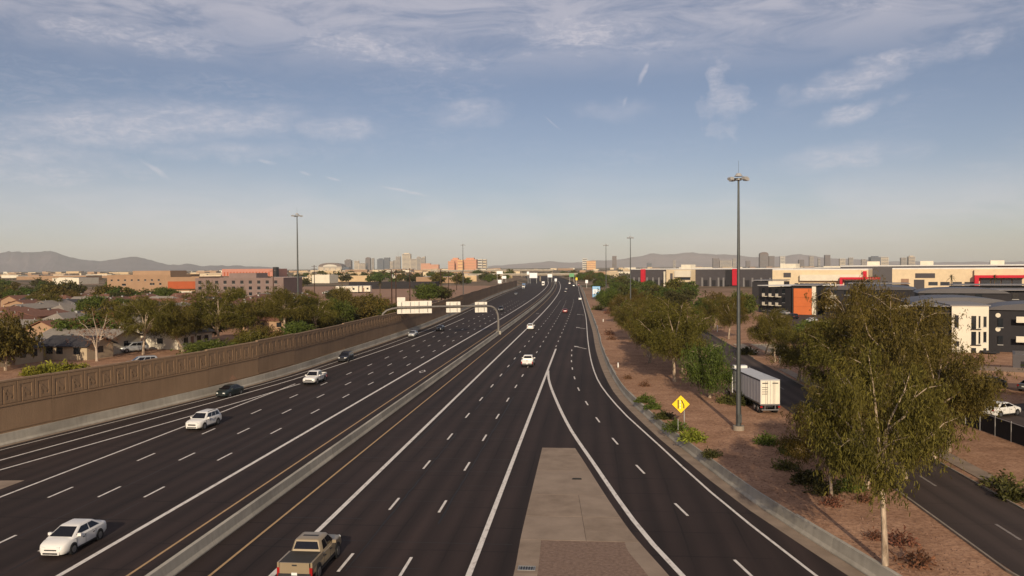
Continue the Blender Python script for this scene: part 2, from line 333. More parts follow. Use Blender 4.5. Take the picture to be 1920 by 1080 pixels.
# ================================================================== SETTING
# ---- ground: one sheet, sunk along the freeway
def make_ground():
    ys = [-300, -150, -60]+list(range(-40, 300, 6))+list(range(300, 800, 20))+list(range(800, 1700, 60))+[1800, 2100, 2600, 3300, 4200, 5500, 7500, 10000, 14000, 18000]
    offs = [0, 1.2, 2.5, 4, 6, 8, 10, 13, 16, 20, 25, 32, 40, 50, 65, 85, 110, 150, 200, 280, 400, 600, 1000, 1700, 3000, 6000, 11000, 17500]
    rg = random.Random(3); vs = []; fs = []
    for y in ys:
        yy = min(y, 1600); l, r = barL(yy)-.62, barR(yy)+.32
        far = y > 1600; soft = 0 if y < 720 else 14
        row = []
        for o in reversed(offs): row.append((l-soft-o, y, (1.0 if far else ZL)+(rg.uniform(-.05, .05) if 2 < o < 100 else 0)))
        row.append((l+.06, y, -.12 if not far else 1.0)); row.append((r-.03, y, -.12 if not far else 1.0))
        for o in offs: row.append((r+o, y, ZR+(rg.uniform(-.02, .02) if (1 < o < 17) else 0)))
        vs += row; n = len(row)
    for i in range(len(ys)-1):
        for j in range(n-1):
            a = i*n+j; fs.append((a, a+1, a+n+1, a+n))
    mb = MB(); mb.add(vs, fs)
    m = bpy.data.materials.new('earth'); m.use_nodes = True; nt = m.node_tree; p = nt.nodes['Principled BSDF']; N = nt.nodes.new; L = nt.links.new
    p.inputs['Roughness'].default_value = .95; p.inputs['Specular IOR Level'].default_value = .15
    tc = N('ShaderNodeTexCoord')
    def nz(sc, det, rough=.6, st=(1, 1, 1)):
        mp = N('ShaderNodeMapping'); mp.inputs['Scale'].default_value = st; L(tc.outputs['Object'], mp.inputs[0])
        t = N('ShaderNodeTexNoise'); L(mp.outputs[0], t.inputs[0]); t.inputs['Scale'].default_value = sc; t.inputs['Detail'].default_value = det; t.inputs['Roughness'].default_value = rough; return t.outputs['Fac']
    def ramp(v, cols):
        r = N('ShaderNodeValToRGB'); L(v, r.inputs[0]); e = r.color_ramp.elements
        for i, (q, c) in enumerate(cols):
            if i < 2: el_ = e[i]
            else: el_ = e.new(q)
            el_.position = q; el_.color = (*c, 1)
        return r.outputs[0]
    near = ramp(nz(.35, 8, .68), [(.3, (.245, .135, .080)), (.7, (.46, .275, .172)), (.5, (.355, .203, .124))])
    fine = ramp(nz(3.5, 5, .7), [(.34, (.62, .58, .55)), (.6, (1.12, 1.12, 1.12))])
    mu = N('ShaderNodeMix'); mu.data_type = 'RGBA'; mu.blend_type = 'MULTIPLY'; mu.inputs[0].default_value = 1; L(near, mu.inputs[6]); L(fine, mu.inputs[7])
    town = ramp(nz(.012, 8, .7), [(.33, (.05, .058, .024)), (.72, (.34, .26, .19)), (.45, (.11, .085, .05)), (.55, (.22, .15, .10))])
    sx = N('ShaderNodeSeparateXYZ'); L(tc.outputs['Object'], sx.inputs[0])
    mr = N('ShaderNodeMapRange'); L(sx.outputs[1], mr.inputs[0]); mr.inputs[1].default_value = 330; mr.inputs[2].default_value = 700
    mx = N('ShaderNodeMix'); mx.data_type = 'RGBA'; L(mr.outputs[0], mx.inputs[0]); L(mu.outputs[2], mx.inputs[6]); L(town, mx.inputs[7])
    L(mx.outputs[2], p.inputs['Base Color'])
    b = N('ShaderNodeBump'); b.inputs['Strength'].default_value = .9; b.inputs['Distance'].default_value = .12; L(nz(1.1, 6, .7), b.inputs['Height']); L(b.outputs[0], p.inputs['Normal'])
    tag(mb.build('ground', m), 'reddish desert dirt and hazy plain around the freeway', 'ground', kind='structure')
make_ground()

# ---- freeway surface
YS = list(range(-60, 300, 8))+list(range(300, 1601, 25))
def sheet(fl, fr, z, ys):
    mb = MB(); vs = []; fs = []
    for y in ys: vs += [(fl(y), y, z), (fr(y), y, z)]
    for i in range(len(ys)-1): a = 2*i; fs.append((a, a+1, a+3, a+2))
    return mb.add(vs, fs)
mb = MB(); vs = []; fs = []; K = 8
for y in YS:
    l, r = barL(y)+.05, barR(y)-.02
    for k in range(K): vs.append((l+(r-l)*k/(K-1), y, 0.0))
for i in range(len(YS)-1):
    for k in range(K-1): a = i*K+k; fs.append((a, a+1, a+K+1, a+K))
mb.add(vs, fs)
road = tag(mb.build('freeway', M_asph), 'dark asphalt freeway running straight ahead with white lane lines', 'road', kind='structure')
# concrete gutters along the outer barriers
g = sheet(lambda y: barR(y)-1.05, lambda y: barR(y)-.01, .004, [y for y in YS if y <= 900]).build('gutter', M_slab, road)
g = sheet(lambda y: barL(y)+.03, lambda y: barL(y)+.55, .004, [y for y in YS if y <= 900]).build('gutter', M_slab, road)

def ribbon(pts, w, z=.010):
    mb = MB(); vs = []; fs = []
    for i, p in enumerate(pts):
        a = pts[max(i-1, 0)]; b = pts[min(i+1, len(pts)-1)]
        d = Vector((b[0]-a[0], b[1]-a[1])).normalized(); nx, ny = -d.y*w/2, d.x*w/2
        vs += [(p[0]+nx, p[1]+ny, z), (p[0]-nx, p[1]-ny, z)]
    for i in range(len(pts)-1): a = 2*i; fs.append((a, a+1, a+3, a+2))
    return mb.add(vs, fs)
def along(x, y0, y1): return [(x+curve(y), y) for y in [y0]+[q for q in YS if y0 < q < y1]+[y1]]
def trace(f, y0, y1, st=5): n = max(2, int((y1-y0)/st)); return [(f(y0+(y1-y0)*i/n), y0+(y1-y0)*i/n) for i in range(n+1)]
for x, w, m_ in [(-21.45, .17, M_yel), (-26.1, .17, M_yel), (-17.95, .34, M_white), (-30.0, .34, M_white)]:
    ribbon(along(x, -60, 1000), w).build('lane_line', m_, road)
ribbon(trace(lambda y: -6.9-.004*max(0, y-50), -60, 176), .34).build('lane_line', M_white, road)
rampL = hermite([(-60, 31), (20, 11.2), (46.9, 5.0), (55.3, 3.1), (74.1, .05), (90, -2.4), (112.7, -5.05), (128, -6.5), (140, -7.2)])
ribbon(trace(rampL, -40, 139), .34, .014).build('lane_line', M_white, road)
edgeR = hermite([(-60, 40), (20, 18.5), (47.4, 12.4), (60.7, 9.7), (70.4, 8.1), (82.4, 6.3), (102, 3.4), (129, .9), (178.6, -.5), (302, -2.0), (579, -8.1), (757, -11.8), (1000, -22)])
ribbon(trace(edgeR, -40, 990, 8), .2).build('lane_line', M_white, road)
l4 = lambda y: -44.9+.0115*(y-60)
ribbon(trace(l4, -60, 121.5), .22).build('lane_line', M_white, road)
l3 = hermite([(-60, -73), (20, -58.6), (67.7, -51), (93.5, -47.05), (108.9, -44.95), (121.9, -43.4)])
ribbon(trace(l3, -40, 121.5), .24, .013).build('lane_line', M_white, road)
l2 = hermite([(-60, -75), (20, -61), (71.2, -53.6), (114.4, -47.5), (129.2, -46), (175, -43.6), (218.8, -42.6), (281, -42.9)])
ribbon(trace(l2, -40, 281), .24).build('lane_line', M_white, road)
sh = lambda y: barL(y)+1.55 if y < 120 else barL(y)+1.55+.9*min(1, (y-120)/60)
ribbon(trace(sh, -40, 900, 10), .16).build('lane_line', M_white, road)
# dashes, one piece each
dm = MB().add([(-.09, -1.52, 0), (.09, -1.52, 0), (.09, 1.52, 0), (-.09, 1.52, 0), (-.09, -1.52, .006), (.09, -1.52, .006), (.09, 1.52, .006), (-.09, 1.52, .006)],
              [(4, 5, 6, 7), (0, 1, 5, 4), (1, 2, 6, 5), (2, 3, 7, 6), (3, 0, 4, 7)]).mesh('lane_dash', M_white)
def dash(x, y, rz=0.0): obj('lane_dash', dm, road, (x, y, .006), rz)
for x, y0, n in [(-14.4, 47.6, 32), (-10.75, 47.2, 32)]:
    for i in range(n): y = y0+12.19*i; dash(x+curve(y)-(.002*(y-60) if x > -12 else 0), y)
for i in range(22): y = 182+12.19*i; dash(-7.6+curve(y), y)
for x, y0, sl_ in [(-33.85, 49.6, .016), (-37.4, 49.4, .018), (-41.15, 49.0, .021)]:
    for i in range(32): y = y0+12.13*i; dash(x+sl_*min(max(0, y-60), 90)+curve(y), y)
rdp = [(8.6, 48.2), (6.3, 59.8), (4.1, 71.5), (2.3, 82.9), (.7, 94.4), (-.6, 105.9), (-1.8, 118), (-2.6, 130), (-3.2, 142), (-3.6, 153), (-3.8, 163), (-4, 173)]
for i, (x, y) in enumerate(rdp):
    a = rdp[max(i-1, 0)]; b = rdp[min(i+1, len(rdp)-1)]
    dash(x, y, -math.atan2(b[0]-a[0], b[1]-a[1]))
for x, y in [(10.9, 36.3), (13.4, 25)]: dash(x, y, R(11))
# carpool lozenges and lane-drop arrows
def lozenge(x, y):
    mb = MB(); o = [(0, 2.0), (.55, 0), (0, -2.0), (-.55, 0)]
    for i in range(4):
        a, b = Vector(o[i]), Vector(o[(i+1) % 4]); mb.add([(a.x+x, a.y+y, .010), (b.x+x, b.y+y, .010), (b.x*.62+x, b.y*.72+y, .010), (a.x*.62+x, a.y*.72+y, .010)], [(0, 1, 2, 3)])
    mb.build('lane_lozenge', M_white, road)
lozenge(-28.0, 137); lozenge(-19.7, 309)
for x, y in [(-2.3, 179), (-2.9, 236), (-3.7, 302)]:
    mb = MB(); mb.add([(x+1.15, y-3.0, .010), (x+1.45, y-2.9, .010), (x-.6, y+1.6, .010), (x-.9, y+1.5, .010)], [(0, 1, 2, 3)])
    mb.add([(x-1.25, y+1.2, .010), (x-.25, y+1.9, .010), (x-1.4, y+3.6, .010)], [(0, 1, 2)]); mb.build('merge_arrow', M_white, road)
# sealed joints and seams in the away lanes
M_tar = mat('joint_tar', (.006, .0045, .004), .7, var=.3, scale=2)
rj = random.Random(8)
for i in range(19):
    y = 42.3+4.57*i; x = -21.2
    while x < -4.9:
        ln = rj.uniform(1.8, 5.5); e = min(x+ln, -4.8 if y < 80 else -7.0)
        if rj.random() < .72 and e-x > .4: ribbon([(x+(e-x)*k/5, y+rj.uniform(-.03, .03)) for k in range(6)], rj.uniform(.06, .11), .004).build('pavement_joint', M_tar, road)
        x = e+.01 if e < -7.01 else 0
for x0 in (-14.0, -10.35, -17.3, -33.4, -37.0):
    y = 36.0
    while y < 150:
        e = y+rj.uniform(8, 30)
        if rj.random() < .75: ribbon([(x0+rj.uniform(-.04, .04), y+(e-y)*k/9) for k in range(10)], rj.uniform(.08, .14), .0045).build('pavement_seam', M_tar, road)
        y = e
# gore: bare concrete slabs, dirt pad, drain
gl = hermite([(-60, -4.4), (46.2, -4.4), (53.7, -4.55), (79.3, -4.7)])
gr = lambda y: rampL(y)-.75
M_slabs = [M_slab, mat('gore_concrete_pale', (.225, .168, .122), .9, col2=(.305, .232, .172), scale=.4, bump=.25, bscale=20)]
def slab(y0, y1, fl, fr, i):
    n = 6; ys = [y0+.012+(y1-y0-.024)*k/n for k in range(n+1)]; mb = MB(); vs = []
    for y in ys: vs += [(fl(y)+.012, y, .022), (fr(y)-.012, y, .022), (fr(y)-.012, y, 0.0), (fl(y)+.012, y, 0.0)]
    mb.loft([vs[4*k:4*k+4] for k in range(n+1)]); mb.build('gore_slab', M_slabs[i % 2], road)
mid = lambda y: -1.0+.06*(63-y)
for i, (a, b) in enumerate([(70.5, 79.4), (63.0, 70.5)]): slab(a, b, gl, gr, i)
for i, (a, b) in enumerate([(57.5, 63.0), (52.4, 57.5)]): slab(a, b, gl, mid, i); slab(a, b, mid, gr, i+1)
kl = lambda y: gl(y)+1.35
kr = lambda y: gr(y)-1.2 if y < 51 else gr(y)-1.2+.2*(y-51)
for i, (a, b) in enumerate([(46.5, 52.4), (40, 46.5), (30, 40), (-30, 30)]): slab(a, b, gl, kl, i); slab(a, b, kr, gr, i+1)
sheet(lambda y: kl(y), lambda y: kr(y), .016, [-30, -10, 10, 30, 40, 46, 52.38]).build('dirt_pad', mat('gravel_pad', (.15, .095, .068), .95, col2=(.25, .165, .12), scale=4.5, bump=.9, bscale=14), road)
slab2 = sheet(lambda y: -4.4-0.02*(y-46), lambda y: -6.6, .005, [46, 60, 80])
t = thing('storm_drain', 'rectangular steel storm drain grate in the concrete gore', 'drain', (-3.73, 47.35, .022))
mb = MB(); mb.box(-.5, .5, -.35, -.29, 0, .03).box(-.5, .5, .29, .35, 0, .03).box(-.5, -.44, -.29, .29, 0, .03).box(.44, .5, -.29, .29, 0, .03); mb.build('frame', M_steel, t)
MB().box(-.44, .44, -.29, .29, 0, .006).build('pit', M_dark, t)
for i in range(6): MB().box(-.40+i*.15, -.36+i*.15, -.285, .285, .008, .026).build('bar', M_steel, t)
# dark scrap on the gore
mb = MB(); rg = random.Random(5); n = 14
pr = [(-.36, -.13), (-.1, -.16), (.2, -.14), (.42, -.1), (.40, .1), (.1, .13), (-.2, .12), (-.38, .1)]
mb.loft([[(x, y, 0) for x, y in pr], [(x*.97, y*.9, .05+.03*math.sin(5*x)) for x, y in pr], [(x*.7, y*.5, .09) for x, y in pr]])
tag(mb.build('tyre_scrap', M_rub), 'black strip of shredded tyre lying on the concrete gore', 'debris'); bpy.data.objects['tyre_scrap'].location = (*G(1081, 899)[:2], .022)

# left gore slab at the frame edge
mb = MB(); pts = [(-47.9, 66.4), (-46.2, 66.8), (-45.9, 58), (-46.5, 40), (-53.2, 40), (-49.6, 60)]
pts = [(l3(y)+1.5, y) for y in (40, 50, 58, 64.0)]+[(l4(y)-1.6, y) for y in (64.4, 58, 50, 40)]
mb.add([(x, y, .006) for x, y in pts], [(0, 1, 6, 7), (1, 2, 5, 6), (2, 3, 4, 5)]); mb.build('gore_slab', M_slab, road)

# ---- barriers
def barrier(name, f, y0, y1, side, label, h=.85, step=6.1, both=False):
    """concrete safety-shape barrier cast in sections, each section a part; side = +1 when the face looks to +x"""
    t = thing(name, label, 'barrier')
    y = y0; i = 0
    while y < y1:
        st = step if y < 320 else 40
        e = min(y+st, y1); n = 3 if st < 10 else 4
        if both: prof = [(-.33, 0), (-.33, .08), (-.2, .3), (-.13, h), (.13, h), (.2, .3), (.33, .08), (.33, 0)]
        else: prof = [(.0, 0), (.0, .08), (-.12, .28), (-.2, h), (-.46, h), (-.46, 0)]
        rings = []
        for k in range(n):
            yy = y+.012+(e-y-.024)*k/(n-1)
            rings.append([(f(yy)+(px_ if both else side*px_), yy, pz) for px_, pz in prof])
        mb = MB().loft(rings); mb.build('barrier_section', M_barr, t); y = e; i += 1
    return t
barrier('median_barrier', lambda y: -23.75+curve(y), -60, 1000, 0, 'long pale concrete median barrier between the two carriageways', .86, both=True)
barrier('roadside_barrier', barR, -40, 900, -1, 'curving concrete barrier along the ramp and dirt bank', .9)
barrier('wall_barrier', barL, -40, 760, 1, 'concrete barrier at the foot of the tan sound wall', 1.08)

# ---- sound wall with key pattern
def sound_wall():
    t = thing('sound_wall', 'tan stucco sound wall with raised Greek key band beside the freeway', 'wall')
    PL, TH, TOP = 13.3, .32, 6.3
    pm = MB().box(0, PL-.03, -TH, 0, -.1, TOP-.22).mesh('panel', M_wall)
    cm = MB().box(-.02, PL-.01, -TH-.03, .05, TOP-.219, TOP-.04).mesh('cap', M_cap)
    rm = MB().box(0, PL-.03, -.001, .07, 3.64, 3.78).box(0, PL-.03, -.001, .05, 1.2, 1.32).mesh('moulding', M_key)
    PT = 13.3/6
    kb = MB(); w = .33; pr = .045
    def bar(x0, z0, x1, z1):
        d = Vector((x1-x0, z1-z0)); d.normalize(); nn = Vector((-d.y, d.x))*w/2; e = d*w/2
        a = Vector((x0, z0))-e; b = Vector((x1, z1))+e
        q = [a+nn, b+nn, b-nn, a-nn]
        kb.add([(p.x, .0, p.y) for p in q]+[(p.x, pr, p.y) for p in q], [(4, 5, 6, 7), (0, 1, 5, 4), (1, 2, 6, 5), (2, 3, 7, 6), (3, 0, 4, 7)])
    for s_ in [(.20, .17, .20, 1.93), (.541, 1.93, 1.94, 1.93), (1.94, 1.589, 1.94, .17), (1.599, .17, .76, .17), (.76, .511, .76, 1.24), (.99, 1.02, 1.40, .70)]: bar(*s_)
    km = kb.mesh('key_relief', M_key)
    y = -34.0; n = 0
    while y < 706:
        x = barL(y)-.50; y2 = y+PL
        for _ in range(4):
            dx = barL(y2)-.50-x; L_ = math.hypot(dx, y2-y); y2 += (PL-L_)
        a = math.atan2(y2-y, barL(y2)-.50-x)
        zt = .10*math.sin(n*1.7)
        # local +x along the wall away from the camera; local +y must face the road
        p = obj('wall_panel', pm, t, (x, y, zt)); p.rotation_euler = (0, 0, a); p.scale = (1, -1, 1)
        obj('cap', cm, p); obj('moulding', rm, p)
        if -20 < y < 330:
            for k in range(6): obj('key_relief', km, p, (k*PT+.06, 0, 3.90))
        y = y2; n += 1
sound_wall()

# ---- frontage road on the right
YF = [y for y in YS if y <= 420]
def sheet_(fl, fr, z, ys, name, m, parent): return sheet(fl, fr, z, ys).build(name, m, parent)
fr_ = tag(sheet(kerbL, kerbR, ZR+.03, YF).build('frontage_road', M_asph2), 'two-lane asphalt frontage road beyond the row of eucalyptus trees', 'road', kind='structure')
def kerb(f, y0, y1, w, name='kerb', step=6.1, h=.14):
    y = y0
    while y < y1:
        e = min(y+step, y1)
        mb = MB().loft([[(f(yy), yy, ZR-.1), (f(yy)+w, yy, ZR-.1), (f(yy)+w, yy, ZR+h-.02), (f(yy)+w*.5, yy, ZR+h), (f(yy), yy, ZR+h)] for yy in (y+.01, (y+e)/2, e-.01)])
        mb.build(name, M_conc, fr_); y = e
kerb(lambda y: kerbL(y)-.15, -30, 91, .15); kerb(lambda y: kerbL(y)-.15, 112, 330, .15, step=12)
kerb(kerbR, -30, 132, .15); kerb(kerbR, 150, 330, .15, step=12)
dmw = dm.copy(); dmw.materials[0] = mat('worn_road_paint', (.14, .115, .10), .8, col2=(.30, .26, .23), scale=3)
for i in range(18):
    y = 41+12.19*i; obj('lane_dash', dmw, fr_, (25.2 if y > 45 else 26.4, y, ZR+.038))
# sidewalk slabs beyond the kerb
sidew = tag(MB().box(29.3, 30.8, -20, -15, ZR, ZR+.05).build('sidewalk', M_slab), 'pale concrete sidewalk slabs beyond the frontage road', 'sidewalk', kind='structure')
sm = MB().box(-.75, .75, -1.48, 1.48, 0, .06).mesh('sidewalk_slab', M_slab)
for i in range(50): obj('sidewalk_slab', sm, sidew, (30.05+1.5*max(0, (i*3-150)/60), -13.5+3*i, ZR))
# paved side lot and cross drive
lot = MB().add([(x, y, ZR+.012) for x, y in [(39.5, 60), (39.5, 98), (62, 108), (96, 150), (110, 120), (110, 55)]], [(0, 1, 2, 3, 4, 5)])
tag(lot.build('parking_lot', M_asph2), 'dark asphalt parking lot behind the metal fence', 'parking lot', kind='structure')
lot2 = MB().add([(x, y, ZR+.012) for x, y in [(44, 165), (60, 300), (78, 330), (92, 300), (70, 165)]], [(0, 1, 2, 3, 4)])
tag(lot2.build('apartment_drive', M_asph2), 'narrow asphalt drive with parked cars beside the apartments', 'road', kind='structure')
pad = MB().box(29.4, 31.6, 160, 178, ZR, ZR+.03).box(33.0, 38.5, 160, 178, ZR, ZR+.03)
tag(pad.build('concrete_apron', mat('pale_concrete', (.42, .33, .22), .9, var=.1)), 'pale concrete apron on the dirt beyond the frontage road', 'pavement', kind='structure')

# ================================================================== VEHICLES
def paint(name, col, rough=.28, metal=.0): return mat('paint_'+name, col, rough, metal, var=.03, scale=1, spec=.6)
P_white = paint('white', (.72, .70, .66)); P_silver = paint('silver', (.42, .43, .43), .3, .4); P_tan = paint('tan', (.30, .235, .15), .32, .2)
P_black = paint('black', (.012, .013, .018)); P_navy = paint('navy', (.015, .03, .05)); P_red = paint('red', (.22, .03, .03)); P_grey = paint('grey', (.10, .105, .11), .3, .3)
P_dkgreen = paint('dark_green', (.012, .020, .020)); P_blue = paint('blue', (.05, .12, .25))
SPEC = {
 'sedan': dict(L=4.55, W=.90, r=.33, wy=(-1.36, 1.36), body=[(-2.27, .70, .42, .82), (-2.2, .83, .30, 1.0), (-1.9, .885, .22, 1.06), (-1.2, .90, .19, 1.03), (.7, .90, .19, 1.0), (1.3, .89, .19, 1.0), (1.75, .87, .2, .93), (2.05, .82, .22, .84), (2.2, .72, .24, .74), (2.27, .58, .30, .62)],
    cab=dict(y0=-1.9, y1=1.38, ty0=-.95, ty1=.30, wb=.85, wt=.62, z0=.98, z1=1.48)),
 'suv': dict(L=4.75, W=.95, r=.37, wy=(-1.42, 1.42), body=[(-2.37, .78, .45, .98), (-2.3, .90, .33, 1.12), (-1.6, .95, .25, 1.14), (.8, .95, .25, 1.10), (1.3, .93, .25, 1.08), (1.9, .90, .27, 1.02), (2.2, .84, .3, .92), (2.37, .66, .36, .78)],
    cab=dict(y0=-2.28, y1=1.2, ty0=-1.95, ty1=.32, wb=.88, wt=.68, z0=1.08, z1=1.70)),
 'pickup': dict(L=5.7, W=1.0, r=.42, wy=(-1.75, 1.75), body=[(-2.85, .93, .55, 1.02), (-2.8, .96, .45, 1.02), (-1.0, .99, .38, 1.02), (-.95, .99, .38, 1.22), (1.2, .99, .38, 1.22), (1.6, .98, .38, 1.20), (2.4, .95, .40, 1.13), (2.75, .90, .42, 1.04), (2.85, .78, .48, .9)],
    cab=dict(y0=-.98, y1=1.45, ty0=-.78, ty1=.62, wb=.91, wt=.72, z0=1.20, z1=1.88)),
}
KITS = {}
def car_kit(kind, P, cover=True):
    key = (kind, P.name, cover)
    if key in KITS: return KITS[key]
    S = SPEC[kind]; kit = []
    def part(nm, mb, m, sharp=None, subs=()): kit.append((nm, mb.mesh(nm, m, sharp), None, [(a, b.mesh(a, c), None) for a, b, c in subs]))
    rings = []
    for y, w, zb, zt in S['body']:
        rings.append([(x, y, z) for x, z in [(-w*.86, zb), (-w, zb+.16), (-w*1.0, (zb+zt)*.55), (-w*.965, zt-.10), (-w*.88, zt-.025), (-w*.5, zt+.015), (w*.5, zt+.015), (w*.88, zt-.025), (w*.965, zt-.10), (w, (zb+zt)*.55), (w, zb+.16), (w*.86, zb)]])
    part('body', MB().loft(rings), P, 38)
    c = S['cab']; y0, y1, t0, t1, wb, wt, z0, z1 = (c[k] for k in ('y0', 'y1', 'ty0', 'ty1', 'wb', 'wt', 'z0', 'z1'))
    def ring(f, grow=0.0):
        a, b, w, z = y0+(t0-y0)*f, y1+(t1-y1)*f, wb+(wt-wb)*f, z0+(z1-z0)*f
        return [(-w, a+.1, z), (-w*.9, a, z), (w*.9, a, z), (w, a+.1, z), (w, b-.16, z), (w*.9, b, z), (-w*.9, b, z), (-w, b-.16, z)]
    top = ring(1.0)
    rr = [ring(-.12), ring(.0), ring(.88), [(x*.95, y*.97, z1-.02) for x, y, z in ring(.97)], [(x*.72, y*.82+.05*(t0+t1), z1+.012) for x, y, z in top]]
    part('cabin', MB().loft(rr), P, 40)
    def cpt(fx, f, end):      # point on the front (1) or rear (0) face
        a, b, w, z = y0+(t0-y0)*f, y1+(t1-y1)*f, wb+(wt-wb)*f, z0+(z1-z0)*f
        return Vector((w*.9*fx, (b+.014) if end else (a-.014), z+.006))
    def glass(nm, q): part(nm, MB().poly(q), M_glass)
    glass('windshield', [cpt(-.98, .1, 1), cpt(.98, .1, 1), cpt(.93, .86, 1), cpt(-.93, .86, 1)])
    glass('rear_window', [cpt(-.95, .25, 0), cpt(.95, .25, 0), cpt(.9, .84, 0), cpt(-.9, .84, 0)])
    for s in (-1, 1):
        def sp(t, f):
            a, b, w, z = y0+.1+(t0-y0)*f, y1-.16+(t1-y1)*f, wb+(wt-wb)*f, z0+(z1-z0)*f
            return Vector((s*(w+.012), a+(b-a)*t, z))
        cuts = [(.04, .32), (.35, .62), (.65, .97)] if kind == 'suv' else [(.06, .46), (.50, .97)]
        for a, b in cuts: glass('side_window', [sp(a+(.03 if a < .1 else 0), .14), sp(b, .14), sp(b, .82), sp(a+(.06 if a < .1 else 0), .82)])
    r = S['r']; yf = S['body'][-1][0]; yr = S['body'][0][0]; w = S['W']
    for s in (-1, 1):
        for yw in S['wy']:
            x = s*(w-.22) if s > 0 else -w
            part('wheel_arch', MB().cyl((s*(w-.02)-(0 if s > 0 else .028), yw, r+.02), r*1.17, .028, 18, 'x'), M_dark)
            xa = w-.21 if s > 0 else -w-.03
            part('wheel', MB().cyl((xa, yw, r), r, .24, 18, 'x'), M_rub, 40, [('rim', MB().cyl((w+.031 if s > 0 else -w-.040, yw, r), r*.62, .009, 14, 'x'), M_rim)])
        zf = S['body'][-2][3]; zr = S['body'][1][3]
        wf = S['body'][-1][1]
        hb = MB(); hw = S['body'][-2][1]
        hb.loft([[(s*(wf*.62), yf+.012, zf-.17), (s*(wf*1.0), yf-.0, zf-.17), (s*(wf*1.0), yf-.0, zf-.03), (s*(wf*.62), yf+.004, zf-.05)],
                 [(s*(wf*.62), yf-.16, zf-.17), (s*(hw*1.005), yf-.22, zf-.15), (s*(hw*1.0), yf-.24, zf-.02), (s*(wf*.62), yf-.16, zf-.02)]])
        part('headlight', hb, M_head)
        wr = S['body'][0][1]
        tb = MB().box(min(s*wr*.78, s*(wr+.06)), max(s*wr*.78, s*(wr+.06)), yr-.012, yr+.12, zr-(.46 if kind == 'pickup' else .30), zr-(.02 if kind == 'pickup' else .10))
        part('taillight', tb, M_red)
        mbm = MB().box(min(s*(w-.06), s*(w+.17)), max(s*(w-.06), s*(w+.17)), y1-.62, y1-.48, z0-.02, z0+.15)
        part('mirror', mbm, P)
    zf = S['body'][-2][3]; wf = S['body'][-1][1]; zb = S['body'][-1][2]
    gz0 = zb+.16 if kind != 'sedan' else zb+.12
    part('grille', MB().box(-wf*.66, wf*.66, yf-.02, yf+.018, gz0+.06, zf-(.20 if kind != 'sedan' else .19)), M_dark)
    part('front_bumper', MB().box(-wf*.98, wf*.98, yf-.1, yf+.035, zb-.06, gz0+.03), P if kind != 'pickup' else M_rim)
    part('rear_bumper', MB().box(-S['body'][0][1]*.98, S['body'][0][1]*.98, yr-.05, yr+.1, S['body'][0][2]-.04, S['body'][0][2]+.14), P if kind != 'pickup' else M_dark)
    for s in (-1, 1):
        for yy in ((-.95, .12, 1.02) if kind != 'pickup' else (-.85, .3, 1.25)): part('door_seam', MB().box(min(s*(w-.03), s*(w+.004)), max(s*(w-.03), s*(w+.004)), yy-.012, yy+.012, .36, z0-.12), M_dark)
        for yy in ((-.72, .34) if kind != 'pickup' else (-.62, .5)): part('door_handle', MB().box(min(s*(w-.03), s*(w+.03)), max(s*(w-.03), s*(w+.03)), yy-.09, yy+.09, z0-.24, z0-.20), M_dark)
        part('sill', MB().box(min(s*(w-.06), s*(w+.006)), max(s*(w-.06), s*(w+.006)), S['wy'][0]+r*1.2, S['wy'][1]-r*1.2, .24 if kind != 'pickup' else .36, .33 if kind != 'pickup' else .46), M_dark)
    if kind != 'pickup': part('lower_grille', MB().box(-wf*.8, wf*.8, yf+.02, yf+.042, zb-.03, zb+.07), M_dark)
    zp = S['body'][0][2]+.22 if kind != 'pickup' else S['body'][0][2]+.05
    part('licence_plate', MB().box(-.16, .16, yr-.062, yr-.052, zp, zp+.15), M_head)
    if kind == 'pickup':
        for s in (-1, 1): part('bed_side', MB().box(min(s*.88, s*.985), max(s*.88, s*.985), -2.82, -.97, 1.0, 1.27), P)
        part('tailgate', MB().box(-.83, .83, -2.872, -2.80, .62, 1.27), P, None, [('handle', MB().box(-.14, .14, -2.884, -2.873, 1.10, 1.18), M_dark)])
        if cover: part('bed_cover', MB().box(-.88, .88, -2.80, -.985, 1.2, 1.275), mat('bed_vinyl', (.035, .03, .025), .7, var=.15))
        else: part('bed_liner', MB().box(-.88, .88, -2.80, -.985, 1.0, 1.06), M_dark)
        part('roof_rail', MB().box(-.45, .45, -.2, .02, 1.885, 1.90), M_dark)
    if kind == 'suv':
        for s in (-1, 1): part('roof_rail', MB().box(min(s*.58, s*.62), max(s*.58, s*.62), -1.7, .1, 1.70, 1.74), M_dark)
    KITS[key] = kit
    return kit
def lite(kit): return [k for k in kit if k[0] in ('body', 'cabin', 'windshield', 'rear_window', 'side_window', 'wheel', 'headlight', 'taillight', 'grille')]
def car(kind, P, label, xy, front=True, cover=True, group='cars driving on the freeway', lite_=False, z=.0, rz=None, cat=None, name=None):
    nm = name or {'sedan': 'sedan', 'suv': 'sport_utility_car', 'pickup': 'pickup_truck'}[kind]
    k = car_kit(kind, P, cover)
    if lite_: k = lite(k)
    sl_ = (curve(xy[1]+5)-curve(xy[1]-5))/10
    r_ = rz if rz is not None else (math.pi if front else 0)-math.atan(sl_)
    return place(k, nm, label, cat or ('pickup' if kind == 'pickup' else 'car'), (xy[0], xy[1], z), r_, group)
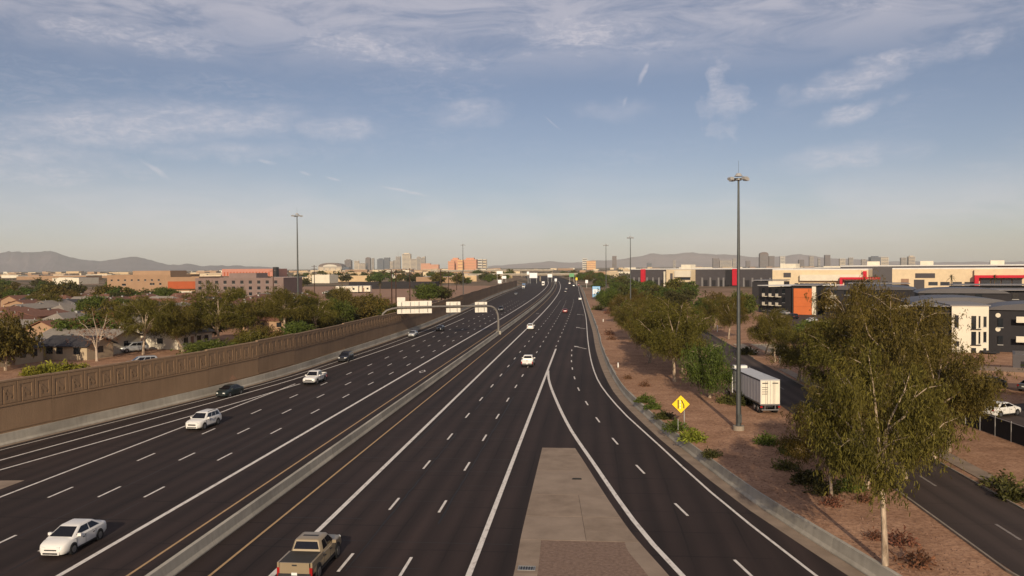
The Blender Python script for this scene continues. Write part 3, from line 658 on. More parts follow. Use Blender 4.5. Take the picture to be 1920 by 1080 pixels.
# oncoming carriageway
car('sedan', P_white, 'white sedan nearest the camera on the left carriageway', (-32.25, 49.1))
car('suv', P_white, 'white sport utility car straddling the gore line on the left', (-42.3, 87.7), rz=math.pi-R(4))
car('sedan', P_dkgreen, 'blackish-green car on the exit lane close beside the wall barrier', (-49.2, 109.9), rz=math.pi-R(8))
car('pickup', P_white, 'white pickup truck with dark grille coming towards the camera', (-41.6, 122.8), cover=False)
car('suv', P_black, 'black car near the wall behind the white oncoming pickup', (-45.6, 152.2))
car('sedan', P_silver, 'pale hatchback just short of the sign bridge by the wall', (-44.6, 207))
car('sedan', P_black, 'black car with lit headlamps under the sign bridge', (-41.2, 226.5))
car('pickup', P_black, 'black pickup partly behind the curved sign post', (-35.2, 327), cover=False, lite_=True)
car('sedan', P_grey, 'small dark grey car alone far along the left carriageway', (-46.6, 520), lite_=True)
car('suv', P_navy, 'dark car at the far end of the left carriageway', (-52.0, 645), lite_=True)
# away carriageway
car('pickup', P_tan, 'tan pickup truck with black bed cover at the bottom edge', (D(552, 1057, 43.8).x, 46.65), False)
car('pickup', P_white, 'white pickup truck driving away in the middle lane', (-11.0, 146), False, cover=False)
car('suv', P_white, 'white boxy car on the carpool line driving away', (-16.6, 230.5), False)
car('sedan', P_red, 'dark red car driving away in the middle distance', (-9.7, 315), False)
car('sedan', P_white, 'white car near the right edge line driving away', (-5.6, 434), False, lite_=True)
car('sedan', P_black, 'black car driving away far off in the left lane', (-17.0, 560), False, lite_=True)
car('suv', P_grey, 'dark grey car just ahead of the far black car', (-18.2, 625), False, lite_=True)
car('suv', P_silver, 'silver car near the crest driving away in the right lanes', (-15.0, 735), False, lite_=True)
car('sedan', P_red, 'small red car near the crest beside the right edge line', (-11.2, 770), False, lite_=True)
car('pickup', P_white, 'white pickup at the crest of the away carriageway', (-21.0, 830), False, lite_=True)
# far trucks
def box_truck_far(label, xy, P, h=3.6):
    t = thing('box_truck', label, 'truck', (xy[0], xy[1], 0), math.pi)
    MB().box(-1.25, 1.25, -4.4, 1.9, .95, h).build('cargo_box', P, t)
    MB().loft([[(-1.1, y, .5), (1.1, y, .5), (1.1, y, zt), (-1.1, y, zt)] for y, zt in [(2.0, 2.7), (3.0, 2.65), (3.5, 1.7), (4.2, 1.5)]]).build('cab', P_white, t)
    MB().add([(-1, 3.05, 2.6), (1, 3.05, 2.6), (1, 3.52, 1.75), (-1, 3.52, 1.75)], [(0, 1, 2, 3)]).build('windshield', M_glass, t)
    for s in (-1, 1):
        for y in (-3.2, 2.9): MB().cyl((s*1.0-.15, y, .48), .48, .3, 12, 'x').build('wheel', M_rub, t)
box_truck_far('white box truck far up the left carriageway', (-43.6, 770), P_white, 4.0)
box_truck_far('blue box truck at the far bend by the end of the wall', (-55.2, 690), P_blue, 3.8)

# the parked tractor and trailer beyond the dirt
def semi():
    t = thing('semi_truck', 'white box trailer and tractor parked beside the frontage road', 'truck', (19.55, 93.9, ZR+.0), R(6.5))
    P = mat('trailer_skin', (.48, .47, .47), .5, .1, var=.06, scale=.6); PW = mat('trailer_door', (.74, .68, .56), .6, var=.06, scale=1.2)
    Lb, w, z0, z1 = 10.6, 1.08, 1.05, 3.75
    b = MB().box(-w, w, 0.03, Lb, z0, z1); tr = b.build('trailer_box', P, t)
    MB().box(-w-.012, w+.012, .0, Lb+.02, z1, z1+.05).build('roof', mat('trailer_roof', (.50, .50, .50), .5, var=.05), tr)
    for s in (-1, 1): MB().box(min(s*w, s*(w+.02)), max(s*w, s*(w+.02)), .04, Lb, z1-.12, z1-.01).build('top_rail', M_dark, tr); MB().box(min(s*w, s*(w+.025)), max(s*w, s*(w+.025)), .04, Lb, z0, z0+.16).build('bottom_rail', M_rim, tr)
    for k in range(9):
        for s in (-1, 1): MB().box(min(s*w, s*(w+.012)), max(s*w, s*(w+.012)), .9+k*1.1, .93+k*1.1, z0+.17, z1-.13).build('side_rib', P, tr)
    for s in (-1, 1):
        d = MB().box(min(s*.03, s*(w-.05)), max(s*.03, s*(w-.05)), -.03, .028, z0+.08, z1-.08).build('rear_door', PW, t)
        for x in (.32, .5): MB().box(s*x-.018, s*x+.018, -.06, -.031, z0+.1, z1-.12).build('lock_rod', M_rim, d)
        MB().box(s*.56-.32, s*.56+.32, -.036, -.031, 3.36, 3.47).build('vent', M_dark, d)
        if s < 0:
            for q in range(4): MB().box(-.92, -.30+.06*(q % 2), -.036, -.031, 2.2+q*.24, 2.26+q*.24).build('sign_strip', M_dark, d)
    MB().box(-w+.02, w-.02, -.05, .1, .98, 1.115).build('rear_sill', M_rim, t)
    MB().box(-.95, .95, -.02, .06, .42, .54).box(-.6, -.54, 0, .05, .54, 1.0).box(.54, .6, 0, .05, .54, 1.0).build('underride_guard', M_rim, t)
    for s in (-1, 1):
        MB().box(s*.98-.12, s*.98+.12, -.06, .0, .72, .9).build('taillight', M_red, t)
        for y in (1.0, 2.2, 7.9, 9.1):
            wh = MB().cyl((s*.84-.22, y, .51), .51, .44, 16, 'x').build('wheel', M_rub, t, 40); MB().cyl((s*1.07-.02, y, .51), .28, .03, 12, 'x').build('rim', M_rim, wh)
        wh = MB().cyl((s*1.05-.15, 13.1, .51), .51, .3, 16, 'x').build('wheel', M_rub, t, 40); MB().cyl((s*1.22-.02, 13.1, .51), .28, .03, 12, 'x').build('rim', M_rim, wh)
    MB().box(-.45, .45, .4, 13.8, .7, .95).build('chassis', M_dark, t)
    cab = MB().loft([[(-1.15, y, .8), (1.15, y, .8), (1.15*f, y, zt*.7), (.95*f, y, zt), (-.95*f, y, zt), (-1.15*f, y, zt*.7)] for y, zt, f in [(10.75, 3.7, 1), (11.6, 3.75, 1), (12.5, 3.1, .97), (12.9, 2.25, .95), (13.8, 1.85, .9), (14.1, 1.5, .85)]])
    cb = cab.build('cab', P_white, t, 30)
    MB().add([(-.9, 12.52, 3.05), (.9, 12.52, 3.05), (.98, 12.9, 2.3), (-.98, 12.9, 2.3)], [(0, 1, 2, 3)]).build('windshield', M_glass, cb)
    for s in (-1, 1):
        MB().box(min(s*1.12, s*1.16), max(s*1.12, s*1.16), 11.75, 12.5, 2.0, 2.75).build('side_window', M_glass, cb)
        MB().box(min(s*1.25, s*1.45), max(s*1.25, s*1.45), 12.5, 12.6, 1.9, 2.7).build('mirror', M_dark, cb)
        MB().cyl((s*1.0, 10.72, 1.0), .07, 2.9, 8).build('exhaust_stack', M_rim, cb)
    MB().box(-.8, .8, 11.0, 11.9, 3.72, 4.05).build('roof_fairing', P_white, cb)
semi()

# ================================================================== STREET FURNITURE
def high_mast(loc, h, label, rz=0.0):
    t = thing('high_mast_light', label, 'light pole', loc, rz, 'high-mast lights along the freeway')
    MB().cyl((0, 0, -.3), .55, .75, 14).build('footing', M_conc, t)
    MB().tube([(0, 0, .45), (0, 0, h*.35), (0, 0, h*.7), (0, 0, h)], [.27, .20, .145, .09], 12).build('pole', M_pole, t, 40)
    MB().box(-.2, .2, -.36, -.26, .8, 1.6).build('hand_hole', M_pole, t)
    hd = MB().cyl((0, 0, h-.25), .3, .18, 12).cyl((0, 0, h+.15), .42, .3, 12, r2=.2).build('lowering_head', M_lamp, t)
    ring = [(.62*math.cos(a), .62*math.sin(a), h-.1) for a in [2*math.pi*k/16 for k in range(17)]]
    MB().tube(ring, .045, 6).build('ring', M_pole, t)
    for k in range(4):
        a = math.pi/2*k+.35; c, s = math.cos(a), math.sin(a)
        MB().tube([(c*.25, s*.25, h-.12), (c*.95, s*.95, h-.1)], .035, 6).build('arm', M_pole, t)
        mb = MB(); m_ = Matrix.Rotation(a, 4, 'Z')
        prof = [(.72, -.17), (1.15, -.2), (1.2, .0), (1.05, .1), (.75, .06)]
        mb.loft([[tuple(m_ @ Vector((x, y, h-.05+z))) for x, z in prof] for y in (-.24, .24)]); mb.build('luminaire', M_lamp, t)
    MB().cyl((0, 0, h+.4), .012, 1.3, 5).build('lightning_rod', M_pole, t)
high_mast((14.55, 84.6, ZR), 25.0, 'tallest-looking high-mast light pole, on the dirt in front of the parked trailer', R(10))
high_mast((-60.6, 169, ZL), 25.3, 'high-mast light pole rising behind the left sound wall', R(25))
high_mast((-58.3, 380, ZL), 24.6, 'distant high-mast light pole behind the far sound wall, before the pink tower', R(0))
high_mast((12.0, 257, ZR), 25.1, 'high-mast light pole among the trees right of the blue billboard', R(15))
high_mast((6.2, 345, ZR), 25.1, 'smallest high-mast light pole, just above the blue billboard', R(40))

def gantry():
    t = thing('sign_bridge', 'steel sign bridge with three blank sign backs over the left carriageway', 'sign bridge', (-23.75, 214, 0), R(22))
    xr, xl, zb = 0.0, -30.2, 7.35
    pts = [(xr, 0, .86), (xr, 0, 3.6), (xr-.12, 0, 5.0), (xr-.5, 0, 6.1), (xr-1.1, 0, 6.85), (xr-1.9, 0, 7.25), (xr-2.8, 0, zb)]
    MB().tube(pts, [.33, .30, .28, .26, .25, .24, .24], 12).build('curved_post', M_beam, t, 50)
    MB().box(xr-.5, xr+.5, -.6, .6, .0, .9).build('pedestal', M_barr, t)
    MB().tube([(xr-2.8, 0, zb), ((xl+xr)/2, 0, zb+.15), (xl+4.2, 0, zb)], [.24, .24, .24], 12).build('beam', M_beam, t, 50)
    pts = [(xl+4.2, 0, zb), (xl+2.8, 0, 7.15), (xl+1.5, 0, 6.75), (xl+.6, 0, 6.0), (xl+.12, 0, 4.9), (xl, 0, 3.0)]
    MB().tube(pts, [.24, .24, .25, .26, .28, .33], 12).build('curved_post', M_beam, t, 50)
    MS = mat('sign_back', (.74, .69, .60), .6, .05, var=.05, scale=.8)
    def sign(x0, x1, z0, z1, n, extra=None):
        def panel(a, b, c, d):
            p = MB().box(a, b, .34, .40, c, d).build('sign_back', MS, t)
            return p
        w = (x1-x0)/n
        for i in range(n):
            for c, d in ((z0, zb-.36), (zb+.36, z1)):
                p = panel(x0+i*w+.012, x0+(i+1)*w-.012, c, d)
                q = x0+(i+.55)*w; MB().box(q-.04, q+.04, .27, .339, c+.08, d-.08).build('stiffener', M_steel, p)
        for i in range(n): q = x0+(i+.5)*w; MB().box(q-.05, q+.05, .18, .33, z0+.3, z1-.3).build('hanger', M_steel, t)
        if extra: panel(*extra)
    sign(-26.05, -17.3, 5.85, 8.95, 4, (-26.05, -24.0, 8.97, 9.95))
    sign(-13.6, -9.9, 5.9, 8.6, 2); sign(-6.1, -2.9, 5.75, 8.4, 2)
gantry()

# yellow lane-ends sign
def warn_sign():
    t = thing('warning_sign', 'yellow diamond lane-ends warning sign by the ramp barrier', 'sign', (8.95, 85.2, ZR), R(4))
    MB().box(-.04+.35, .04+.35, .0, .08, -.2, 2.2).build('post', M_steel, t)
    MB().box(-.03-.6, .03-.6, -1.9, -1.84, -.2, 1.3).build('marker_post', M_steel, t)
    c = Vector((0, 0, 2.45)); h = .94
    d = [(-h, 0), (0, -h), (h, 0), (0, h)]
    MY = mat('sign_yellow', (.90, .60, .008), .45, var=.03); MBk = mat('sign_black', (.01, .01, .01), .6, var=.1); MW = mat('sign_white', (.85, .8, .7), .5, var=.03)
    def plate(pts, y0, y1, nm, m): MB().loft([[(x, y1, c.z+z) for x, z in pts], [(x, y0, c.z+z) for x, z in pts]]).build(nm, m, t)
    plate([(x*1.0, z) for x, z in d], -.06, -.03, 'sign_border', MBk)
    plate([(x*.955, z*.955) for x, z in d], -.066, -.061, 'sign_face', MY)
    plate([(-.33, -.45), (-.21, -.45), (-.21, .45), (-.33, .45)], -.071, -.067, 'symbol_bar', MBk)
    plate([(.24, -.42), (.36, -.42), (.36, -.12), (.24, -.08)], -.071, -.067, 'symbol_bar', MBk)
    plate([(.24, -.08), (.36, -.12), (.12, .42), (.0, .42)], -.071, -.067, 'symbol_bar', MBk)
    for z in (-.35, -.05, .25): plate([(-.10+.0, z-.1), (-.03, z-.1), (-.03, z+.1), (-.10, z+.1)], -.071, -.067, 'symbol_dash', MW)
warn_sign()
# blue and white roadside board
def board():
    p = G(1117, 561, ZR)
    t = thing('roadside_board', 'tall blue and white information board on posts beside the far barrier', 'billboard', (p.x+.3, p.y, ZR))
    for x in (-1.2, 1.2): MB().box(x-.1, x+.1, .1, .3, -.2, 1.2).build('post', M_wood, t)
    MB().box(-1.95, 1.95, 0, .12, 1.0, 6.5).build('panel', mat('board_blue', (.06, .22, .48), .5, var=.08, scale=.6), t)
    b1 = mat('board_pale', (.68, .74, .78), .5, var=.04); b2 = mat('board_light_blue', (.25, .47, .68), .5, var=.05)
    for nm, a, b, c, d, m in [('print_block', -1.8, .1, 2.6, 5.0, b1), ('print_block', .1, 1.8, 3.7, 4.9, b1), ('print_block', -1.8, 1.8, 5.1, 6.3, b2), ('print_block', -1.8, 1.8, 1.2, 2.4, b2), ('print_strip', -.75, -.5, 3.4, 4.5, mat('board_red', (.45, .05, .05), .5))]:
        MB().box(a, b, -.008, -.002, c, d).build(nm, m, t)
board()
# far signs around the interchange
def far_sign(px, py, d, w, h, label, m, pole=True, legs=2):
    c = D(px, py, d); t = thing('overhead_sign', label, 'sign', (c.x, d, ZR if pole else ZR))
    z = c.z-ZR
    MB().box(-w/2, w/2, 0, .12, z-h/2, z+h/2).build('sign_back', m, t)
    for s in ((-1, 1) if legs == 2 else (0,)): MB().box(s*w*.42-.15, s*w*.42+.15, .13, .43, -1.2, z+h*.3).build('post', M_steel, t)
MS = mat('sign_back', (.6, .54, .42)); MG = mat('sign_green', (.10, .30, .12), .5, var=.05)
MSW = mat('sign_aluminium', (.72, .72, .74), .5, .1, var=.04)
far_sign(1000, 516.5, 880, 8.2, 5.4, 'largest pale sign panel over the far bend of the freeway', MSW)
far_sign(990, 512, 884, 2.4, 3.2, 'small exit panel above the corner of the large far sign', MSW, legs=1)
far_sign(1031, 517, 950, 5.2, 3.6, 'pale sign panel right of the largest far sign', MSW)
far_sign(937, 511, 860, 6.4, 3.0, 'pale sign panel far left beyond the end of the wall', MSW)
far_sign(945, 520, 800, 4.2, 2.6, 'small pale sign panel low behind the far wall', MSW)
far_sign(937, 528, 640, 2.8, 2.7, 'square white sign panel standing above the far sound wall', MSW, legs=1)
far_sign(1072, 516, 900, 5.2, 3.8, 'green sign panel over the far away lanes', MG)
far_sign(1042, 525, 830, 2.2, 2.8, 'small white upright sign at the far median', MSW, legs=1)
far_sign(1081, 523, 760, 1.6, 2.4, 'small yellowish sign beside the far right shoulder', mat('sign_yellow', (.85, .52, .01)), legs=1)
far_sign(1100, 528, 640, 2.0, 2.4, 'pale small sign by the far right barrier', MSW, legs=1)

# flyover and overpass at the far bend
def overpass(x0, x1, y, z, label, pl=26):
    t = thing('overpass', label, 'bridge', (0, y, 0))
    MB().box(x0, x1, -5, 5, z-1.7, z).build('deck', M_conc, t)
    for s in (-5, 4.7): MB().box(x0, x1, s, s+.3, z, z+1.0).build('parapet', M_barr, t)
    n = int((x1-x0)/pl)
    for i in range(n+1):
        x = x0+2+(x1-x0-4)*i/max(1, n); MB().box(x-.7, x+.7, -2.5, 2.5, -.2, z-1.7).build('pier', M_conc, t)
overpass(-150, -16, 1020, 8.6, 'concrete flyover bridge crossing the far bend of the freeway', 42)
overpass(-260, -60, 1350, 12.5, 'higher pale ramp bridge beyond the far flyover', 50)

# utility poles
def upole(px, pyt, pyb, d, label, arms=1, dbl=False):
    top = D(px, pyt, d); t = thing('utility_pole', label, 'utility pole', (top.x, d, ZL), 0, 'dark wooden utility poles behind the wall')
    h = top.z-ZL
    MB().tube([(0, 0, -.3), (0, 0, h*.5), (0, 0, h)], [.24, .2, .15], 8).build('pole', M_wood, t)
    for k in range(arms): MB().box(-1.3, 1.3, -.07, .07, h-.7-k*1.2, h-.55-k*1.2).build('crossarm', M_wood, t)
    for x in (-1.1, -.5, .5, 1.1): MB().cyl((x, 0, h-.55), .05, .2, 6).build('insulator', M_lamp, t)
    if dbl: MB().cyl((.35, 0, h-2.6), .28, 1.0, 10).build('transformer', M_steel, t)
for a in [(734, 505, 0, 262, 'thick dark utility pole with a transformer just above the largest sign back', 2, True), (742, 507, 0, 290, 'dark utility pole close right of the transformer pole', 1),
          (768, 503, 0, 320, 'utility pole rising above the top of the largest sign back', 1), (826, 505, 0, 390, 'utility pole midway between the sign bridge signs', 1), (841, 508, 0, 440, 'thin utility pole left of the distant pink tower', 1),
          (589, 497, 0, 385, 'utility pole right of the left high-mast, in front of the stadium', 2), (512, 505, 0, 300, 'utility pole beside the far pink warehouse wall', 1), (856, 512, 0, 520, 'smallest utility pole near the distant pink tower', 1)]: upole(*a)

# fence along the parking lot
def fence():
    pts = [(36.4, 101), (37.6, 90), (38.3, 80), (38.8, 70), (39.3, 56)]
    t = thing('mesh_fence', 'dark mesh fence with grey posts along the parking lot', 'fence')
    MF = mat('fence_mesh', (.012, .013, .018), .8, var=.2)
    f = hermite(sorted([(y, x) for x, y in pts])); y = 56.0
    while y < 101:
        x = f(y); MB().cyl((x, y, ZR-.1), .045, 2.0, 6).build('post', M_lamp, t)
        y2 = y+2.7
        mb = MB().loft([[(f(q), q+.05, ZR+.05), (f(q)+.025, q+.05, ZR+.05), (f(q)+.025, q+.05, ZR+1.75), (f(q), q+.05, ZR+1.75)] for q in (y, y2-.1)]); mb.build('mesh_panel', MF, t)
        mb = MB().tube([(f(y)+.01, y, ZR+1.8), (f(y2)+.01, y2, ZR+1.8)], .03, 6); mb.build('top_rail', M_lamp, t); y = y2
fence()
for px, py, lb in [(1345, 623, 'small white cabinet post on dirt behind the leaning trees'), (1462, 681, 'white marker post by the far side drive'), (1131, 604, 'white marker post on the bank near the blue billboard'), (1159, 690, 'white marker post on the bank above the ramp bend')]:
    p = G(px, py, ZR); t = thing('marker_post', lb, 'post', p)
    big = 1.6 if px > 1300 else .8
    MB().box(-.12, .12, -.1, .1, 0, .15).build('base', M_conc, t); MB().loft([[(-.1, -.08, .15), (.1, -.08, .15), (.1, .08, .15), (-.1, .08, .15)], [(-.09, -.07, big), (.09, -.07, big), (.09, .07, big), (-.09, .07, big)], [(-.04, -.03, big+.1), (.04, -.03, big+.1), (.04, .03, big+.1), (-.04, .03, big+.1)]]).build('post', P_white, t)
# parked cars on the right
for kind, P, lb, xy, rz in [('sedan', P_white, 'white sedan parked behind the mesh fence, nearest the big tree', (44.0, 94.5), R(-60)), ('suv', P_white, 'white sport utility car parked behind the white sedan', (43.2, 98.2), R(-60)),
                            ('sedan', P_silver, 'silver car parked behind the fence at the right edge', (43.4, 83.6), R(-62)), ('sedan', P_grey, 'dark grey car in the shade under the brown carport', (56.5, 113.0), R(-55)),
                            ('sedan', P_black, 'black car parked under the carport roof', (52.6, 115.5), R(-55)),
                            ('sedan', P_white, 'white car parked on the drive by the orange apartment panel', (62.0, 243), R(20)), ('suv', P_black, 'black car parked on the drive below the dark apartments', (61.0, 262), R(20)),
                            ('sedan', P_silver, 'silver car parked along the drive further from the orange panel', (63.5, 283), R(20)), ('suv', P_grey, 'grey car parked at the far end of the apartment drive', (65.0, 304), R(20)), ('suv', P_navy, 'navy car parked on the drive nearest the hedge', (56.5, 205), R(20))]:
    car(kind, P, lb, xy, rz=rz, z=ZR+.014, group='parked cars', lite_=xy[1] > 150)

# ================================================================== TREES AND SHRUBS
def leaf_mesh(name, c, d, w, m):
    """one quad per leaf: c start points, d long axes, w half-width vectors (numpy n x 3)"""
    n = len(c); v = np.empty((n, 4, 3)); v[:, 0] = c-w*.45; v[:, 1] = c+w*.45; v[:, 2] = c+d*.7+w; v[:, 3] = c+d-w*.3
    me = bpy.data.meshes.new(name); me.vertices.add(4*n); me.vertices.foreach_set('co', v.reshape(-1))
    me.loops.add(4*n); me.loops.foreach_set('vertex_index', np.arange(4*n)); me.polygons.add(n)
    me.polygons.foreach_set('loop_start', np.arange(n)*4); me.polygons.foreach_set('loop_total', np.full(n, 4))
    me.update(calc_edges=True); me.materials.append(m); return me
def rdirs(g, n):
    v = g.normal(size=(n, 3)); return v/np.linalg.norm(v, axis=1)[:, None]
def tree_kit(seed, h, cr, m_leaf, m_bark, fork=.34, limbs=7, droop=1.0, strands=15, per=8, leaf=(.42, .085), tr=.26, spread=.75, lean=.06):
    g = np.random.default_rng(seed); tips = []; mb = MB()
    lx, ly = g.normal()*lean*h, g.normal()*lean*h
    fz = h*fork
    mb.tube([(0, 0, -.3), (lx*.12, ly*.12, fz*.35), (lx*.3, ly*.3, fz*.75), (lx*.4, ly*.4, fz)], [tr*1.25, tr, tr*.86, tr*.8], 9)
    for k in range(limbs):
        a = 2*math.pi*k/limbs+g.uniform(-.4, .4); ft = max(.40, fork+.1)+(1-max(.40, fork+.1))*((k*.618+g.uniform(-.06, .06)) % 1.0); top = h*ft; rr = cr*(.30+.70*math.sin(math.pi*min(1.0, (1.15-ft)/.85)))*g.uniform(.6, .95)
        if k == 0: rr *= .25; top = h*.95
        s = Vector((lx*.4, ly*.4, fz*g.uniform(.8, 1.0))); e = Vector((lx+rr*math.cos(a), ly+rr*math.sin(a), top-rr*.25))
        m1 = s.lerp(e, .35)+Vector((-.12*rr*math.cos(a), -.12*rr*math.sin(a), .06*h))+Vector(g.normal(size=3)*.02*h)
        m2 = s.lerp(e, .7)+Vector((0, 0, .04*h))+Vector(g.normal(size=3)*.025*h)
        r0 = tr*.55; mb.tube([s, m1, m2, e], [r0, r0*.7, r0*.42, r0*.14], 6); tips += [(m2, 1.0), (e, 1.0), (m2.lerp(e, .5), 1.0)]
        for q in range(4):
            b = m1.lerp(m2, g.uniform(0, 1)) if q < 2 else m2.lerp(e, g.uniform(0, .8)); aa = a+g.uniform(-1.5, 1.5); l = cr*g.uniform(.25, .55)
            e2 = b+Vector((math.cos(aa)*l, math.sin(aa)*l, l*g.uniform(-.1, .7)))
            mid_ = b.lerp(e2, .5)+Vector((0, 0, .12*l)); mb.tube([b, mid_, e2], [r0*.3, r0*.2, r0*.06], 5); tips += [(e2, 1.0), (mid_, .8)]
    C = []; Dd = []; Wd = []
    for t, wgt in tips:
        ns = int(strands*wgt*g.uniform(.5, 1.4))
        st = np.array(t)+g.normal(size=(ns, 3))*np.array([spread, spread, spread*.6]); ln = g.uniform(.35, 1.5, ns)*(.25+droop)
        dirn = g.normal(size=(ns, 3))*.35; dirn[:, 2] = -1*droop+(1-droop)*g.normal(size=ns)*.8; dirn /= np.linalg.norm(dirn, axis=1)[:, None]
        f = g.uniform(0, 1, (ns, per)); p = st[:, None, :]+dirn[:, None, :]*ln[:, None, None]*f[:, :, None]+g.normal(size=(ns, per, 3))*.10
        p = p.reshape(-1, 3); n = len(p)
        d = g.normal(size=(n, 3))*.7; d[:, 2] -= 1.2*droop; d /= np.linalg.norm(d, axis=1)[:, None]; d *= (leaf[0]*g.uniform(.6, 1.3, n))[:, None]
        w = np.cross(d, rdirs(g, n)); w /= (np.linalg.norm(w, axis=1)[:, None]+1e-6); w *= (leaf[1]*g.uniform(.7, 1.3, n))[:, None]
        C.append(p); Dd.append(d); Wd.append(w)
    C = np.concatenate(C); C[:, 2] = np.maximum(C[:, 2], h*.12+.2)
    return [('trunk', mb.mesh('trunk', m_bark, 60), None, []), ('crown', leaf_mesh('crown', C, np.concatenate(Dd), np.concatenate(Wd), m_leaf), None, [])]
def shrub_kit(seed, m, n=420, leaf=(.16, .05), flat_=.8):
    g = np.random.default_rng(seed); o = rdirs(g, n)*(g.random((n, 1))**.35); o[:, 2] = np.abs(o[:, 2])*flat_
    o *= (1+.25*np.sin(o[:, :1]*7+seed)+.2*np.cos(o[:, 1:2]*8)); d = rdirs(g, n)*leaf[0]*1.4+o*.12; w = np.cross(d, rdirs(g, n)); w /= np.linalg.norm(w, axis=1)[:, None]; w *= leaf[1]*1.5
    mb = MB()
    for k in range(7): a = k*.9; mb.tube([(0, 0, -.1), (.3*math.cos(a), .3*math.sin(a), .3), (.65*math.cos(a), .65*math.sin(a), .62*flat_+.1)], [.04, .025, .01], 5)
    return [('stems', mb.mesh('stems', M_bark2), None, []), ('foliage', leaf_mesh('foliage', o*.95, d, w, m), None, [])]
EUC = [tree_kit(11, 12.5, 5.2, M_leaf, M_bark, .42, 11, 1.1, 19, 14, (.26, .046), .21, spread=.52), tree_kit(12, 13, 4.8, M_leaf, M_bark, .26, 12, 1.05, 22, 14, (.26, .047), .23, spread=.56),
       tree_kit(13, 12, 5.0, M_leaf, M_bark, .24, 12, 1.1, 22, 14, (.26, .047), .24, spread=.56), tree_kit(14, 14, 4.4, M_leaf, M_bark, .28, 12, 1.05, 22, 14, (.26, .047), .23, spread=.56)]
EUCG = [tree_kit(21, 8, 4.0, M_leaf2, M_bark, .3, 8, 1.15, 22, 10, (.32, .065), .24), tree_kit(22, 8, 4.2, M_leaf2, M_bark2, .24, 9, .5, 20, 9, (.34, .09), .2)]
MID = [tree_kit(31, 9, 4.4, M_leaf, M_bark, .2, 8, 1.0, 15, 7, (.55, .13), .26, spread=.95), tree_kit(32, 9, 4.6, M_leaf2, M_bark2, .16, 9, .6, 15, 7, (.55, .15), .22, spread=.95),
       tree_kit(33, 9, 4.2, M_leaf3, M_bark2, .16, 9, .6, 15, 7, (.55, .15), .24, spread=.95), tree_kit(34, 10, 4.0, M_leaf, M_bark, .22, 8, 1.1, 15, 7, (.55, .13), .25, spread=.95)]
FAR = [tree_kit(41, 8, 4.4, M_leaf3, M_bark2, .14, 6, .4, 5, 6, (1.2, .38), .2, spread=1.2), tree_kit(42, 8, 4.2, M_leaf2, M_bark2, .14, 6, .4, 5, 6, (1.2, .38), .2, spread=1.2), tree_kit(43, 9, 3.8, M_leaf, M_bark2, .16, 6, .6, 5, 6, (1.2, .35), .2, spread=1.1)]
BARE = tree_kit(51, 9, 4.0, M_dry, mat('pale_bark', (.42, .33, .25), .9, var=.2), .25, 8, .6, 2, 5, (.5, .05), .2)
def tree(kit, xyz, label, s=1.0, rz=None, group='eucalyptus trees right of the freeway', name='eucalyptus_tree', sz=None):
    return place(kit, name, label, 'tree', xyz, rnd.uniform(0, 6.28) if rz is None else rz, group, (s, s, s if sz is None else sz))
# right of the freeway: strip between ramp and frontage road, nearest first
for k, x, y, s, sz, lb in [
    (EUC[0], 15.9, 46.9, .74, .98, 'nearest eucalyptus with tall pale trunk at the bottom right'),
    (EUC[0], 16.7, 60.0, .50, .56, 'small eucalyptus with thick white trunk behind the nearest one'),
    (EUC[1], 20.0, 69.5, .66, .56, 'eucalyptus at the kerb behind the thick white trunk, left of the clump'),
    (EUC[2], 19.9, 63.0, .70, .72, 'eucalyptus at the kerb right behind the nearest tree'),
    (EUC[1], 13.2, 137, .72, .80, 'narrow eucalyptus filling the bank row behind the broad one'),
    (EUC[0], 10.2, 152, .70, .78, 'narrow eucalyptus at the lower edge of the bank row'),
    (EUC[2], 13.6, 168, .80, .76, 'eucalyptus in the bank row nearer the frontage road'),
    (EUC[3], 8.8, 192, .75, .62, 'small eucalyptus at the lower edge of the bank, halfway to the billboard'),
    (EUC[1], 13.8, 215, .85, .70, 'eucalyptus on the bank right of the second light pole'),
    (EUC[0], 9.2, 243, .80, .70, 'eucalyptus on the bank left of the second light pole'),
    (EUC[3], 13.5, 290, .85, .66, 'eucalyptus on the bank between the two right light poles'),
    (EUCG[0], 14.6, 105.2, .70, .90, 'green weeping tree with forked pale trunk left of the trailer'),
    (EUC[1], 11.7, 119.5, 1.0, .96, 'broad eucalyptus left of the green weeping tree, above the dirt bank'),
    (EUC[2], 13.9, 128.8, .95, .95, 'eucalyptus directly behind the broad one on the bank'),
    (EUC[3], 9.8, 143, .95, .78, 'eucalyptus on the bank at the left of the clump'),
    (EUC[0], 11.5, 160, .75, .76, 'fourth eucalyptus up the bank from the trailer'),
    (EUC[1], 9.5, 180, .72, .72, 'fifth eucalyptus up the bank from the trailer'),
    (EUC[3], 12.5, 203, .75, .66, 'sixth eucalyptus up the bank, near the light pole'),
    (EUCG[1], 11.0, 228, .9, .85, 'round green tree on the bank just before the light pole'),
    (EUC[2], 10.0, 272, .72, .62, 'seventh eucalyptus up the bank, past the light pole'),
    (EUCG[1], 7.6, 305, 1.0, .95, 'bright round tree right of the blue billboard, nearer one'),
    (EUCG[1], 7.0, 335, 1.1, 1.0, 'bright round tree behind the blue billboard')]:
    tree(k, (x, y, ZR-.05), lb, s, sz=sz)
